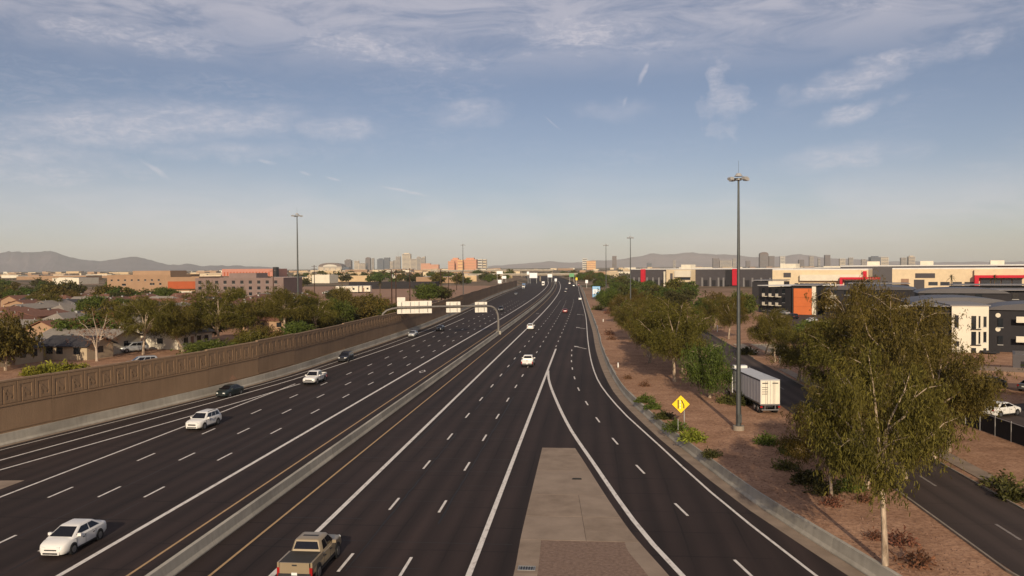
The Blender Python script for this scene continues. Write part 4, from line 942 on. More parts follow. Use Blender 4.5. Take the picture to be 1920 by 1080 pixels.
# beyond the frontage road
for k, x, y, s, sz, lb in [
    (EUC[3], D(1752, 600, 73).x, 73, .86, .78, 'eucalyptus beyond the frontage road, lowest at the right of the clump'),
    (EUC[1], D(1690, 600, 84).x, 84, 1.08, 1.08, 'tall eucalyptus right of the highest crown'),
    (EUC[0], D(1626, 600, 95).x, 95, .95, 1.24, 'eucalyptus with the highest crown of the right-hand clump'),
    (EUC[2], D(1640, 600, 104).x, 104, 1.1, 1.05, 'eucalyptus directly behind the highest crown'),
    (EUC[3], D(1604, 600, 110).x, 110, 1.1, .74, 'eucalyptus in the middle of the right-hand clump'),
    (EUC[1], D(1497, 600, 119).x, 119, 1.0, .66, 'eucalyptus at the left end of the right-hand clump'),
    (EUC[0], D(1800, 700, 74).x, 76, .8, .62, 'low eucalyptus before the white parked cars'),
    (EUC[2], D(1700, 700, 66).x, 66, .8, .74, 'low eucalyptus hanging over the frontage road kerb'),
    (EUC[3], D(1600, 700, 88).x, 88, .95, .8, 'eucalyptus at the near left of the right-hand clump'),
    (EUCG[1], 50.5, 92, 1.0, 1.05, 'green tree at the right edge before the dark apartments'),
    (EUCG[0], 50, 79, .95, .8, 'green weeping tree above the parked silver car at right edge'),
    (EUC[0], 31, 145, .7, .75, 'thin leaning eucalyptus by the pale concrete apron'),
    (EUC[2], 24+8, 158, .7, .72, 'leaning eucalyptus behind the apron'),
    (EUC[3], 30.5, 190, .8, .72, 'eucalyptus farther along the frontage road'),
    (EUC[1], 31, 215, .8, .70, 'eucalyptus along the frontage road before the red tower fin'),
    (MID[1], 34, 250, .9, .8, 'green tree below the red fin of the grey warehouse'),
    (MID[1], 47, 265, .9, .95, 'green tree left of the dark apartments'),
    (MID[0], 42, 285, 1.0, .85, 'olive tree beside the green one left of the apartments'),
    (MID[2], 30, 310, 1.1, .85, 'dark tree before the cream entrance block')]:
    tree(k, (x, y, ZR-.05), lb, s, sz=sz, group='trees beyond the frontage road')
# left, behind the sound wall
for k, x, y, s, sz, lb in [
    (MID[0], -92, 122, .7, .62, 'low tree beside the cream gable end at left'),
    (EUC[0], -75, 134, .95, .80, 'olive eucalyptus behind the wall right of the bare tree'),
    (EUC[2], -70.5, 139, .95, .82, 'eucalyptus behind the wall beside the olive one'),
    (EUC[1], -68.5, 149, 1.2, .92, 'largest eucalyptus clump left of the light pole'),
    (EUC[0], -62.5, 166, 1.1, .88, 'eucalyptus right behind the left light pole'),
    (EUC[2], -57.5, 172, .95, .76, 'eucalyptus just right of the left light pole'),
    (EUCG[1], -59, 190, 1.0, .9, 'green tree behind the wall right of the light pole'),
    (MID[0], -59.5, 205, 1.1, .82, 'olive tree behind the wall left of the orange shed'),
    (MID[3], -60.5, 221, 1.05, .76, 'second olive tree left of the orange shed'),
    (MID[1], -66, 236, .8, .62, 'low green tree just left of the orange shed'),
    (MID[1], -66, 335, 1.15, .92, 'round green tree above the middle sign back'),
    (MID[2], -63, 350, .9, .72, 'dark tree beside the round green one'),
    (BARE, -77, 124, .95, .95, 'leafless brown tree with pale limbs above the wall')]:
    tree(k, (x, y, ZL-.05), lb, s, sz=sz, group='trees behind the sound wall', name='bare_tree' if k is BARE else 'eucalyptus_tree')
for i, (px, d, k, s, sz, lb) in enumerate([(8, 112, 3, .85, .85, 'olive tree at the very left edge above the wall'), (-28, 118, 0, 1.0, .95, 'olive tree mostly cut by the left edge'), (150, 141, 1, 1.0, .72, 'spreading bright green garden tree above the dark roofs'), (185, 150, 1, .8, .6, 'green garden tree touching the spreading one'), (205, 172, 0, .95, .85, 'brownish-green tree behind the bare tree'),
        (330, 150, 0, 1.1, .8, 'olive tree filling the gap beside the largest clump'), (620, 196, 1, .9, .6, 'low green tree right of the light pole clump'), (500, 190, 0, 1.1, .85, 'olive tree seen behind the left light pole')]):
    tree(MID[k], (D(px, 600, d).x, d, ZL-.05), lb, s, sz=sz, group='trees behind the sound wall')
for i in range(12):
    y = 124+11*i+rnd.uniform(-2, 2); tree(MID[rnd.choice([0, 0, 3, 2, 1])], (barL(y)-rnd.uniform(7, 12), y, ZL-.15), 'low bushy tree in the row just behind the sound wall, %s' % ('left of the light pole' if y < 165 else 'right of the light pole'), rnd.uniform(.55, .8), group='bushes behind the sound wall', sz=rnd.uniform(.38, .52), name='bushy_tree')
for px, py in [(62, 703), (85, 700), (105, 699), (128, 697), (150, 694)]:
    p = G(px, py, ZL); place(shrub_kit(int(px), M_leaf5, 700), 'desert_shrub', 'yellow-green bush in the strip between house and wall at left', 'shrub', (p.x, p.y, ZL-.05), 0, 'bushes by the left house', rnd.uniform(1.1, 1.7))
# neighbourhood trees, left
rt = random.Random(21)
def leaf_word(kit):
    return {'eucalyptus_leaf': 'olive', 'green_leaf': 'bright green', 'dark_leaf': 'dark green'}[kit[1][1].materials[0].name]
def place_word(x, y):
    px = 960+FOC*math.tan(math.atan2(x, y)+YAW)
    for lim, wd in ((150, 'at the far left'), (300, 'under the left mountains'), (450, 'by the tan block'), (560, 'left of the left light pole'), (650, 'below the stadium'), (800, 'below the downtown towers'), (930, 'below the pink towers'), (1010, 'left of the far bend'), (1090, 'above the far lanes'), (1180, 'near the blue board'), (1300, 'left of the entrance block'), (1480, 'by the right mast'), (1700, 'right of the orange panel')):
        if px < lim: return wd
    return 'at the far right'
def scatter(n, fx, fy, kits, z, label, group, s0, s1, name='tree', avoid=None):
    k = 0
    while k < n:
        y = fy(rt.random()); x = fx(rt.random(), y)
        if avoid and avoid(x, y): continue
        s = rt.uniform(s0, s1); kt = rt.choice(kits); tree(kt, (x, y, z-.05), ('small ' if s < s0+(s1-s0)*.4 else '')+leaf_word(kt)+' '+label+' '+place_word(x, y), s, group=group, name=name, sz=s*rt.uniform(.75, 1.05)); k += 1
lx = lambda px, y: D(px, 520, y).x
scatter(46, lambda u, y: D(10+640*u, 600, y).x, lambda u: 140+215*u, MID, ZL, 'garden tree between the left houses', 'garden trees among the houses', .45, .85, avoid=lambda x, y: x > barL(y)-6)
scatter(60, lambda u, y: lx(-20+620*u, y), lambda u: 360+340*u*u, FAR, ZL, 'tree around the tan office block', 'trees around the tan office block', .6, 1.05, avoid=lambda x, y: x > barL(min(y, 1500))-8 or (-262 < x < -165 and 385 < y < 480) or (-190 < x < -75 and 360 < y < 640))
scatter(75, lambda u, y: lx(540+420*u, y), lambda u: 640+900*u, FAR, ZL, 'tree in the distant green belt', 'trees below the downtown skyline', .8, 1.35, avoid=lambda x, y: x > barL(min(y, 1590))-14)
scatter(40, lambda u, y: lx(985+150*u, y), lambda u: 900+700*u, FAR[1:], 1.0, 'tree beside the far interchange', 'trees at the far interchange', .7, 1.2, avoid=lambda x, y: barL(min(y, 1600))-8 < x < barR(min(y, 1600))+6)
scatter(55, lambda u, y: max(lx(1095+200*u, y), barR(min(y, 1600))+7+30*rt.random()), lambda u: 330+520*u, FAR+[MID[1]], ZR, 'tree before the grey warehouse', 'trees before the grey warehouse', .6, 1.05, avoid=lambda x, y: x > 33 and y > 640 or 60 < x < 140 and y < 420)
scatter(14, lambda u, y: lx(1850+200*u, y), lambda u: 210+120*u, MID[1:3], ZR, 'tree among the right apartments', 'trees among the apartments', .5, .8)
# far woods that read as one mass
def woods():
    g = np.random.default_rng(77); n = 1500
    y = 1200+5200*g.random(n)**1.6; px = -80+2100*g.random(n); x = (px-1108)/1570*y
    keep = ~((x > -220) & (x < 10) & (y < 1700)); x, y = x[keep], y[keep]; n = len(x)
    C = []; 
    per = 26; c = np.repeat(np.stack([x, y, np.full(n, 1.0)], 1), per, 0); s = np.repeat(g.uniform(3.0, 7.5, n), per)
    o = rdirs(g, n*per)*(g.random((n*per, 1))**.4); o[:, 2] = np.abs(o[:, 2])*.9
    c = c+o*s[:, None]*np.array([1.1, 1.1, .85]); d = rdirs(g, n*per)*2.2; w = np.cross(d, rdirs(g, n*per)); w /= np.linalg.norm(w, axis=1)[:, None]; w *= .9
    tag(obj('far_woods', leaf_mesh('far_woods', c, d, w, M_leaf3)), 'dark scattered treetops across the hazy distant plain', 'woods', kind='stuff')
woods()
# palms
def palm_kit(seed):
    g = np.random.default_rng(seed); mb = MB(); h = 12
    mb.tube([(0, 0, -.2), (.1, 0, h*.5), (.2, .1, h)], [.28, .22, .2], 8); C = []; Dv = []; Wv = []
    for k in range(26):
        a = 2*math.pi*g.random(); e = g.uniform(-.7, 1.2); d0 = np.array([math.cos(a)*math.cos(e), math.sin(a)*math.cos(e), math.sin(e)])
        for q in range(5):
            p = np.array([.2, .1, h])+d0*(.4*q)+np.array([0, 0, -.03*q*q]); C.append(p); dd = d0*.55+np.array([0, 0, -.08*q]); Dv.append(dd)
            w = np.cross(dd, [0, 0, 1.0]); w = w/(np.linalg.norm(w)+1e-6)*(.28-.03*q); Wv.append(w)
    return [('trunk', mb.mesh('trunk', M_bark2, 60), None, []), ('crown', leaf_mesh('crown', np.array(C), np.array(Dv), np.array(Wv), M_leaf3), None, [])]
PALM = palm_kit(3)
for px, py, d, s, lb in [(1783, 505, 330, .95, 'tall palm in front of the right cream building, left one'), (1864, 505, 320, .95, 'tall palm before the red framed glass at right'), (712, 540, 300, .75, 'short palm by the dirt field left of the utility poles'), (1322, 530, 300, .6, 'palm left of the second red fin')]:
    x = D(px, py, d).x; place(PALM, 'palm_tree', lb, 'palm', (x, d, ZR if px > 1000 else ZL), 0, 'palm trees', s)
# shrubs on the bank
SH = [shrub_kit(1, M_leaf2, 900), shrub_kit(2, M_leaf5, 900), shrub_kit(3, M_leaf4, 420), shrub_kit(4, M_dry, 260), shrub_kit(5, M_leaf3, 900)]
for px, py, k, s, lb in [(1299, 826, 1, 1.15, 'round yellow-green shrub by the barrier, nearest of the row'), (1267, 806, 0, 1.05, 'dark green shrub left of the warning sign post'), (1244, 785, 4, .95, 'dark shrub behind the barrier above the warning sign'), (1224, 766, 0, .9, 'green shrub by the barrier, fourth from the yellow one'),
                         (1209, 754, 0, 1.0, 'green shrub by the barrier at the far end of the row'), (1209, 724, 3, .8, 'dry brown shrub alone on the bank, nearer of two'), (1177, 710, 3, .7, 'dry brown shrub alone on the bank, farther of two'), (1334, 856, 4, .75, 'small shrub by the barrier below the yellow-green one'),
                         (1438, 832, 0, 1.0, 'low green shrub right of the high-mast footing'), (1490, 852, 0, 1.2, 'spiky green shrub between the mast and the white trunk'), (1472, 880, 2, 1.0, 'pale low shrub in front of the spiky one'), (1515, 905, 4, 1.2, 'dark shrub left of the thick white trunk'), (1545, 925, 4, 1.0, 'dark shrub at the foot of the white trunk'), (1590, 918, 0, 1.0, 'green shrub right of the thick white trunk'),
                         (1560, 948, 3, .8, 'dry shrub under the thick white trunk'), (1620, 940, 3, .7, 'dry twiggy shrub on the dirt beside the kerb'), (1690, 1020, 3, .9, 'dry shrub beside the nearest trunk'), (1720, 1060, 3, 1.0, 'dry low shrub right of the nearest trunk'), (1640, 1010, 3, .6, 'tiny dry shrub left of the nearest trunk'),
                         (1122, 581, 2, 2.3, 'round olive bush on the bank near the billboard'), (1140, 588, 3, 1.6, 'low brown bush next to the round olive one'), (1142, 628, 3, 1.4, 'brown bush halfway up the bank'), (1147, 637, 3, 1.1, 'small brown bush below the halfway one'), (1385, 758, 4, 1.4, 'dark shrub beside the parked trailer'), (1360, 755, 2, 1.2, 'olive shrub left of the parked trailer'),
                         (1880, 915, 2, 1.3, 'low shrub beyond the frontage road at right'), (1900, 935, 4, 1.2, 'dark shrub beyond the right kerb'), (1400, 665, 4, 1.6, 'dark shrub by the curved side drive')]:
    p = G(px, py, ZR); p.z -= .03
    place(SH[k], 'desert_shrub', lb, 'shrub', p, rnd.uniform(0, 6), 'shrubs on the dirt', s)
# hedge by the apartments
g_ = np.random.default_rng(9); n_ = 5000; hc = np.stack([g_.uniform(-4, 4, n_), g_.uniform(-16, 16, n_), g_.uniform(.1, 3.0, n_)], 1)
hd_ = rdirs(g_, n_)*.6; hw_ = np.cross(hd_, rdirs(g_, n_)); hw_ /= np.linalg.norm(hw_, axis=1)[:, None]; hw_ *= .2
t = thing('hedge', 'clipped green hedge bed beside the apartment drive', 'hedge', (50.5, 195, ZR), R(-20)); obj('foliage', leaf_mesh('foliage', hc, hd_, hw_, M_leaf2), t)
MB().box(-3.6, 3.6, -15.5, 15.5, 0, 1.2).build('stems', M_bark2, t)
# leaf litter and stones on the bank: nobody could count it
def litter():
    g = np.random.default_rng(4); n = 5200; y = 40+180*g.random(n)**1.5; lo = np.array([barR(q)+.6 for q in y]); hi = np.where(y < 45, 21.0, 21.3)
    x = lo+(hi-lo)*g.random(n); mb = MB(); s = g.uniform(.03, .11, n); vs = np.empty((n, 4, 3)); a = g.uniform(0, 6.28, n)
    for k, (px, py, pz) in enumerate([(1, 0, 0), (-.5, .8, 0), (-.5, -.8, 0), (0, 0, .9)]):
        vs[:, k, 0] = x+s*(px*np.cos(a)-py*np.sin(a)); vs[:, k, 1] = y+s*(px*np.sin(a)+py*np.cos(a)); vs[:, k, 2] = ZR-.015+s*pz
    f = [(4*i+a_, 4*i+b_, 4*i+c_) for i in range(n) for a_, b_, c_ in ((0, 1, 3), (1, 2, 3), (2, 0, 3))]
    me = bpy.data.meshes.new('stone_litter'); me.from_pydata(vs.reshape(-1, 3).tolist(), [], f); me.materials.append(mat('stone', (.17, .10, .07), .95, var=.4, scale=4))
    tag(obj('stone_litter', me), 'small stones and bark litter scattered over the dirt bank', 'gravel', kind='stuff')
litter()

# ================================================================== BUILDINGS
def B(name, col, **k): return mat('wall_'+name, col, k.pop('rough', .85), var=k.pop('var', .07), scale=k.pop('scale', .3), **k)
BW = {'cream': B('cream', (.62, .50, .33)), 'white': B('white', (.66, .60, .48)), 'char': B('charcoal', (.020, .018, .021)), 'grey': B('grey', (.085, .078, .082)), 'dgrey': B('dark_grey', (.062, .055, .060)), 'vault': B('vault_metal', (.075, .07, .075), rough=.5), 'orange': B('orange', (.52, .13, .035)),
      'red': B('red', (.50, .012, .03)), 'tan': B('tan', (.30, .19, .115)), 'brown': B('brown', (.27, .165, .11)), 'pinkb': B('pink_brick', (.45, .20, .15)), 'rust': B('rust', (.34, .075, .025)), 'lilac': B('mauve', (.19, .135, .12)), 'block': B('block', (.52, .38, .22)), 'shedo': B('shed_orange', (.55, .27, .06)),
      'roof_w': B('roof_white', (.68, .66, .62)), 'roof_g': B('roof_grey', (.20, .19, .19)), 'shing_b': B('shingle_brown', (.17, .075, .045), var=.2, scale=2), 'shing_d': B('shingle_dark', (.035, .032, .035), var=.2, scale=2), 'shing_g': B('shingle_grey', (.24, .205, .17), var=.15, scale=2), 'stucco': B('stucco', (.42, .33, .22)), 'stucco2': B('stucco_warm', (.36, .23, .14))}
M_tband = mat('tower_window', (.10, .10, .11), .3, var=.3, scale=.05, spec=.5)
M_band = mat('window_band', (.03, .035, .045), .2, var=.3, scale=.2, spec=.6)

def house(x, y, rz, w, d, h, rise, roof, wall, label, hip=False, group='houses left of the freeway'):
    t = thing('house', label, 'house', (x, y, ZL), rz, group)
    wl = MB().box(-w/2, w/2, -d/2, d/2, -.1, h)
    if not hip: wl.add([(-w/2, -d/2, h), (-w/2, d/2, h), (-w/2, 0, h+rise*.93), (w/2, -d/2, h), (w/2, d/2, h), (w/2, 0, h+rise*.93)], [(0, 1, 2), (3, 5, 4)])
    wl.build('wall', BW[wall], t)
    o = .5; e = .14
    r = MB(); hx = w/2+o-(d/2*.8 if hip else 0); drop = rise*o/(d/2)
    for s in (-1, 1):
        a = [(-w/2-o, s*(d/2+o), h-drop), (w/2+o, s*(d/2+o), h-drop), (hx, 0, h+rise), (-hx, 0, h+rise)]
        r.add([(p[0], p[1], p[2]+.02) for p in a]+[(p[0], p[1], p[2]+.02+e) for p in a], [(0, 1, 2, 3), (7, 6, 5, 4), (0, 1, 5, 4), (1, 2, 6, 5), (2, 3, 7, 6), (3, 0, 4, 7)])
        if hip:
            q = [(s*(w/2+o), -d/2-o, h-drop), (s*(w/2+o), d/2+o, h-drop), (s*hx, 0, h+rise)]
            r.add([(p[0], p[1], p[2]+.02+e) for p in q], [(0, 1, 2)])
    ro = r.build('roof', BW[roof], t)
    MB().box(w*.18, w*.18+.7, -.9, -.3, h+rise*.5, h+rise+.35).build('cooler_box', M_steel, ro)
    MB().cyl((-w*.22, .8, h+rise*.5), .07, rise*.5+.5, 6).build('vent_pipe', M_lamp, ro)
    for s in (-1, 1):
        for q in (-.28, .1, .32):
            MB().box(w*q-.6, w*q+.6, s*(d/2+.02)-.015, s*(d/2+.02)+.015, .95, 2.0).build('window', M_wglass, t)
        MB().box(s*(w/2+.02)-.015, s*(w/2+.02)+.015, -.6, .6, 1.0, 2.0).build('window', M_wglass, t)
    MB().box(-w*.1-.45, -w*.1+.45, -d/2-.04, -d/2-.005, 0, 2.05).build('door', BW['brown'], t)
rh = random.Random(15)
for a in [(-90, 119.5, R(82), 10, 7, 2.4, 1.4, 'shing_d', 'stucco', 'house with cream gable end and dark roof nearest the wall at left'), (-83.0, 128.5, R(172), 8.5, 6, 2.3, 1.2, 'shing_d', 'stucco', 'low dark-roofed house behind the bush strip by the wall'),
          (-87, 138, R(176), 14, 8.5, 2.6, 1.3, 'shing_g', 'white', 'house with pale grey roof and white wall left of the bare tree'), (-76, 148, R(80), 10, 7.5, 2.6, 1.5, 'shing_g', 'white', 'pale grey-roofed house right behind the bare tree'),
          (-108, 138, R(100), 13, 9, 2.7, 1.3, 'shing_d', 'stucco2', 'dark-roofed house at the left edge behind the nearest one'), (-104, 158, R(75), 12, 9, 2.8, 1.6, 'shing_b', 'stucco2', 'brown-roofed house with an orange-lit gable at left'),
          (-118, 165, R(170), 14, 9, 2.7, 1.2, 'shing_g', 'stucco', 'pale flat-looking roof at left beyond the brown gable'), (-97, 172, R(175), 13, 9, 2.7, 1.3, 'shing_g', 'white', 'grey-roofed house behind the green garden tree')]: house(*a)
k = 0
for row in range(9):
    for c in range(11):
        y = 186+row*19+rh.uniform(-3, 3); x = -72-row*6-c*16.5+rh.uniform(-2, 2)
        if x < -0.74*y or x > barL(y)-18: continue
        roof = rh.choice(['shing_b', 'shing_b', 'shing_b', 'shing_g', 'shing_d'])
        dsc = {'shing_b': 'brown', 'shing_g': 'pale grey', 'shing_d': 'dark'}[roof]
        house(x, y, R(rh.choice([85, 175, 178, 92])+rh.uniform(-4, 4)), rh.uniform(10, 14.5), rh.uniform(7, 8.5), 2.6, rh.uniform(1.2, 1.7), roof, rh.choice(['stucco2', 'brown', 'tan']), 'low %s-roofed house in row %d behind the wall, %s' % (dsc, row+1, place_word(x, y)), rh.random() < .5)
        k += 1
# parked cars between houses
for i, (px, py) in enumerate([(60, 655), (265, 690), (640, 640), (300, 610), (430, 600), (250, 660), (690, 590)]):
    p = G(px, py, ZL)
    if p.x < barL(p.y)-4: car(rh.choice(['sedan', 'suv']), [P_white, P_silver, P_white, P_grey, P_white, P_silver, P_white][i], 'pale car parked among the houses left of the wall' , (p.x, p.y), z=ZL+.02, rz=rh.uniform(0, 3), group='cars parked among the houses', lite_=True)
# flat blocks
def block(name, label, cat, x0, x1, y0, y1, z0, h, wall, roof='roof_w', rz=0, parapet=.5, group=None):
    cx, cy = (x0+x1)/2, (y0+y1)/2; t = thing(name, label, cat, (cx, cy, z0), rz, group); a, b = (x1-x0)/2, (y1-y0)/2
    MB().box(-a, a, -b, b, -.5, h).build('wall', BW[wall], t)
    if parapet:
        pm = MB().box(-a-.02, a+.02, -b-.02, -b+.3, h, h+parapet).box(-a-.02, a+.02, b-.3, b+.02, h, h+parapet).box(-a-.02, -a+.3, -b+.3, b-.3, h, h+parapet).box(a-.3, a+.02, -b+.3, b-.3, h, h+parapet)
        pm.build('parapet', BW[wall], t)
    MB().box(-a+.31, a-.31, -b+.31, b-.31, h+.002, h+.06).build('roof', BW[roof], t)
    return t, a, b
def win(t, x0, x1, y, z0, z1, m=None, nm='window', frame=True):
    w = MB().box(x0, x1, y-.05, y-.006, z0, z1).build(nm, m or M_wglass, t)
    if frame: MB().box(x0-.08, x1+.08, y-.09, y-.051, z0-.14, z0-.02).build('sill', M_lamp, w)
# tan office block, left middle distance
t, a, b = block('office_block', 'tan multi-storey block with stepped top left of the freeway', 'building', -247, -213, 408, 440, ZL, 11.2, 'tan')
MB().box(-a*.45, a*.75, -b*.5, b*.6, 11.21, 13.7).build('upper_storey', BW['tan'], t)
for x, z in [(-9, 6.2), (-8, 6.2), (6, 6.5), (7.3, 6.5), (11, 6.5), (-3, 2.5), (9, 2.4), (-12, 3)]: win(t, x, x+1.1, -b, z, z+1.0)
for k in range(9): win(t, -a+2+k*3.6, -a+3+k*3.6, -b, 8.6, 9.4)
t, a, b = block('entrance_wing', 'rust-coloured entrance wing with white canopy beside the tan block', 'building', -213, -195, 402, 430, ZL, 10, 'tan')
MB().box(-6.5, 8.5, -b-1.6, -b-.05, 4.6, 8.3).build('awning', BW['rust'], t); MB().box(-7, 7, -b-4, -b-.05, 2.9, 3.4).build('canopy', BW['white'], t)
for x in (-6, -2, 2, 6): MB().box(x-.2, x+.2, -b-3.8, -b-3.4, -.3, 2.9).build('column', BW['white'], t)
t, a, b = block('apartment_block', 'mauve-brown apartment block with rows of small windows right of the rust wing', 'building', -195, -150, 398, 425, ZL, 9.4, 'lilac')
for r_ in range(3):
    for k in range(10): win(t, -a+1.6+k*4.3, -a+3.2+k*4.3, -b, 1.2+r_*2.9, 2.8+r_*2.9)
MB().box(-8, 6, -b*.5, b*.6, 9.41, 12.2).build('upper_storey', BW['lilac'], t)
t, a, b = block('pink_warehouse', 'long pink brick building with a dark stair tower, far left', 'building', -560, -480, 1230, 1290, ZL, 14, 'pinkb')
MB().box(a, a+5, -b, -b+12, -.5, 17).build('stair_tower', BW['char'], t)
for k in range(15): MB().box(-a+3+k*5, -a+5+k*5, -b-.05, -b-.005, 4, 10).build('window', BW['rust'], t)
t, a, b = block('orange_shed', 'small orange utility shed behind the wall by the sign bridge', 'shed', -66.0, -60.6, 240, 248, ZL, 4.4, 'shedo', 'roof_g'); win(t, 1.0, 1.9, -b, .2, 2.2, BW['brown'], 'door', False)
MB().box(-a-.3, a+.3, -b-.5, b+.3, 4.92, 5.08).build('roof_overhang', BW['shing_b'], t)
# white trailers on the dirt field
for i, (px, w, lb) in enumerate([(652, 13, 'long white office trailer on the brown dirt field, left one'), (664, 10, 'white office trailer in the middle of the dirt field row'), (683, 8, 'white office trailer at the right of the dirt field row')]):
    p = D(px, 546, 470+i*3); t = thing('office_trailer', lb, 'trailer', (p.x, 470+i*3, ZL), 0, 'white trailers on the dirt field')
    MB().box(-w/2, w/2, -1.6, 1.6, .7, 3.9).build('body', BW['white'], t); MB().box(-w/2-.1, w/2+.1, -1.7, 1.7, 3.9, 4.1).build('roof', BW['roof_w'], t)
    for x in (-.3, .3): win(t, w*x-.6, w*x+.6, -1.6, 2, 3)
    MB().box(-.45, .45, -1.64, -1.605, .75, 2.9).build('door', BW['brown'], t)
    for x in (-.35, .35): MB().cyl((w*x, -1.2, .4), .4, 2.4, 10, 'y').build('wheel', M_rub, t)
p = D(612, 549, 455); car('suv', P_white, 'white car alone on the brown dirt field', (p.x, 455), z=ZL+.02, rz=R(80), group='cars parked among the houses', lite_=True)
t, a, b = block('field_canopy', 'long dark flat canopy at the back of the dirt field', 'canopy', -165, -105, 560, 575, ZL, 4.2, 'char', 'roof_g')
field = MB().add([(x, y, ZL+.06) for x, y in [(-165, 395), (-66, 400), (-72, 640), (-230, 640)]], [(0, 1, 2, 3)]); tag(field.build('dirt_field', M_dirt), 'bare reddish-brown dirt field left of the freeway', 'ground', kind='structure')

# ---- right: grey distribution warehouses and cream offices
def ang(p, q): return math.atan2(q.y-p.y, q.x-p.x)
def facade(name, label, cat, P, Q, depth, z0, h, wall, roof='roof_w', parapet=.6):
    """building whose front runs from P to Q (left to right seen from the freeway)"""
    L_ = (Q-P).length; rz = ang(P, Q); t = thing(name, label, cat, (P.x, P.y, z0), rz)
    MB().box(0, L_, 0, depth, -.5, h).build('wall', BW[wall], t)
    MB().box(.02, L_-.02, .02, depth, h+.002, h+parapet).build('roof', BW[roof], t)
    return t, L_
Pw = Vector((34, 720, 0)); Qw = Vector((150, 640, 0))
t, L_ = facade('grey_warehouse', 'long dark grey warehouse with red fins and cream entrance', 'building', Pw, Qw, 120, ZR, 13.6, 'dgrey')
for u in (.075, .66): MB().box(L_*u, L_*u+3.8, -1.6, -.02, 1, 13.9).build('red_fin', BW['red'], t)
MB().box(L_*.62, L_*.655, -1.0, -.02, 1, 13.2).build('dark_fin', BW['char'], t)
MB().box(L_*.27, L_*.43, -7, -.02, -.5, 13.4).build('entrance_block', BW['cream'], t); MB().box(L_*.33, L_*.43, -9, -7.05, 7.5, 12.8).build('entrance_canopy', BW['white'], t)
for z in (1.5, 5.2): win(t, L_*.345, L_*.425, -7, z, z+1.9, M_band)
win(t, L_*.295, L_*.312, -7, .5, 10.5, BW['grey'], 'window'); MB().box(L_*.24, L_*.25, -4, -3, -.5, 12).build('pylon', BW['white'], t)
for u in (.02, .055, .11, .15, .19, .47, .52, .57, .6, .72, .77, .82, .87, .92): MB().box(L_*u, L_*u+1.2, -.8, -.02, -.5, 7).build('dock_column', BW['roof_g'], t); MB().box(L_*u+1.6, L_*u+5.0, -.06, -.012, -.4, 5).build('dock_door', BW['char'], t)
for u, w_ in ((.3, 9), (.9, 12)): MB().box(L_*u, L_*u+w_, 10, 18, 14.25, 17.5).build('roof_unit', BW['white'], t)
Pc = Vector((118, 560, 0)); Qc = Vector((172, 540, 0))
t, L_ = facade('cream_office', 'cream office building with red framed glass corner, left of two', 'building', Pc, Qc, 60, ZR, 13.2, 'cream')
MB().box(L_*.3, L_*.98, -3, -.02, 6.4, 10.2).build('upper_band', BW['white'], t); MB().box(L_*.12, L_*.2, -.12, -.01, 8.5, 11.5).build('recess', BW['dgrey'], t); MB().box(L_*.1, L_*.18, -.1, -.01, 0, 5).build('recess', BW['dgrey'], t)
for k in range(8): win(t, L_*(.24+.055*k), L_*(.24+.055*k)+2.4, -.02, 2.2, 4.8, M_band)
MB().box(L_*.72, L_*1.12, -6, -.05, 7.3, 8.6).build('red_canopy', BW['red'], t); MB().box(L_*.72, L_*.745, -6, -.05, -.5, 7.29).build('red_frame', BW['red'], t); MB().box(L_*.95, L_*.985, -3.05, 1.5, 8.61, 12.4).build('red_fin', BW['red'], t)
for k in range(3): win(t, L_*(.765+.09*k), L_*(.84+.09*k), -1.0, .4, 6.6, M_band)
Pd = Vector((172.5, 600, 0)); Qd = Vector((330, 545, 0))
t, L_ = facade('dark_warehouse', 'very long dark warehouse roofline behind the cream offices', 'building', Pd, Qd, 150, ZR, 15.2, 'grey')
for u in (.1, .3, .55, .8): MB().box(L_*u, L_*u+8, 12, 18, 15.9, 18.6).build('roof_unit', BW['white'], t)
for k in range(14): MB().box(L_*.05+k*9, L_*.05+k*9+3.6, -.06, -.012, -.4, 5).build('dock_door', BW['char'], t)
Pe = Vector((176, 510, 0)); Qe = Vector((240, 487, 0))
t, L_ = facade('cream_office', 'cream office building with red framed glass corner, right of two', 'building', Pe, Qe, 40, ZR, 13.6, 'cream')
MB().box(L_*.18, L_*.33, -.3, -.01, 8.5, 11.2).build('recess', BW['dgrey'], t); MB().box(L_*.07, L_*.13, -.2, -.01, -.4, 8).build('recess', BW['brown'], t); MB().box(L_*.17, L_*.25, -.2, -.01, -.4, 7.5).build('recess', BW['dgrey'], t)
for k in range(4): win(t, L_*(.28+.09*k), L_*(.28+.09*k)+4.8, -.02, 4.2, 6.2, M_band)
MB().box(L_*.62, L_*.98, -5, -.05, 8.6, 10.0).build('red_canopy', BW['red'], t); MB().box(L_*.62, L_*.65, -5, -.05, -.5, 8.59).build('red_frame', BW['red'], t); MB().box(L_*.62, L_*.8, -2, -.02, 10.01, 13.0).build('upper_band', BW['cream'], t)
for k in range(4): win(t, L_*(.67+.075*k), L_*(.735+.075*k), -1.2, .6, 8.2, M_band)
block('brown_warehouse', 'long brown warehouse at the right edge under the skyline', 'building', 262, 460, 520, 640, ZR, 14.6, 'brown', 'roof_w')

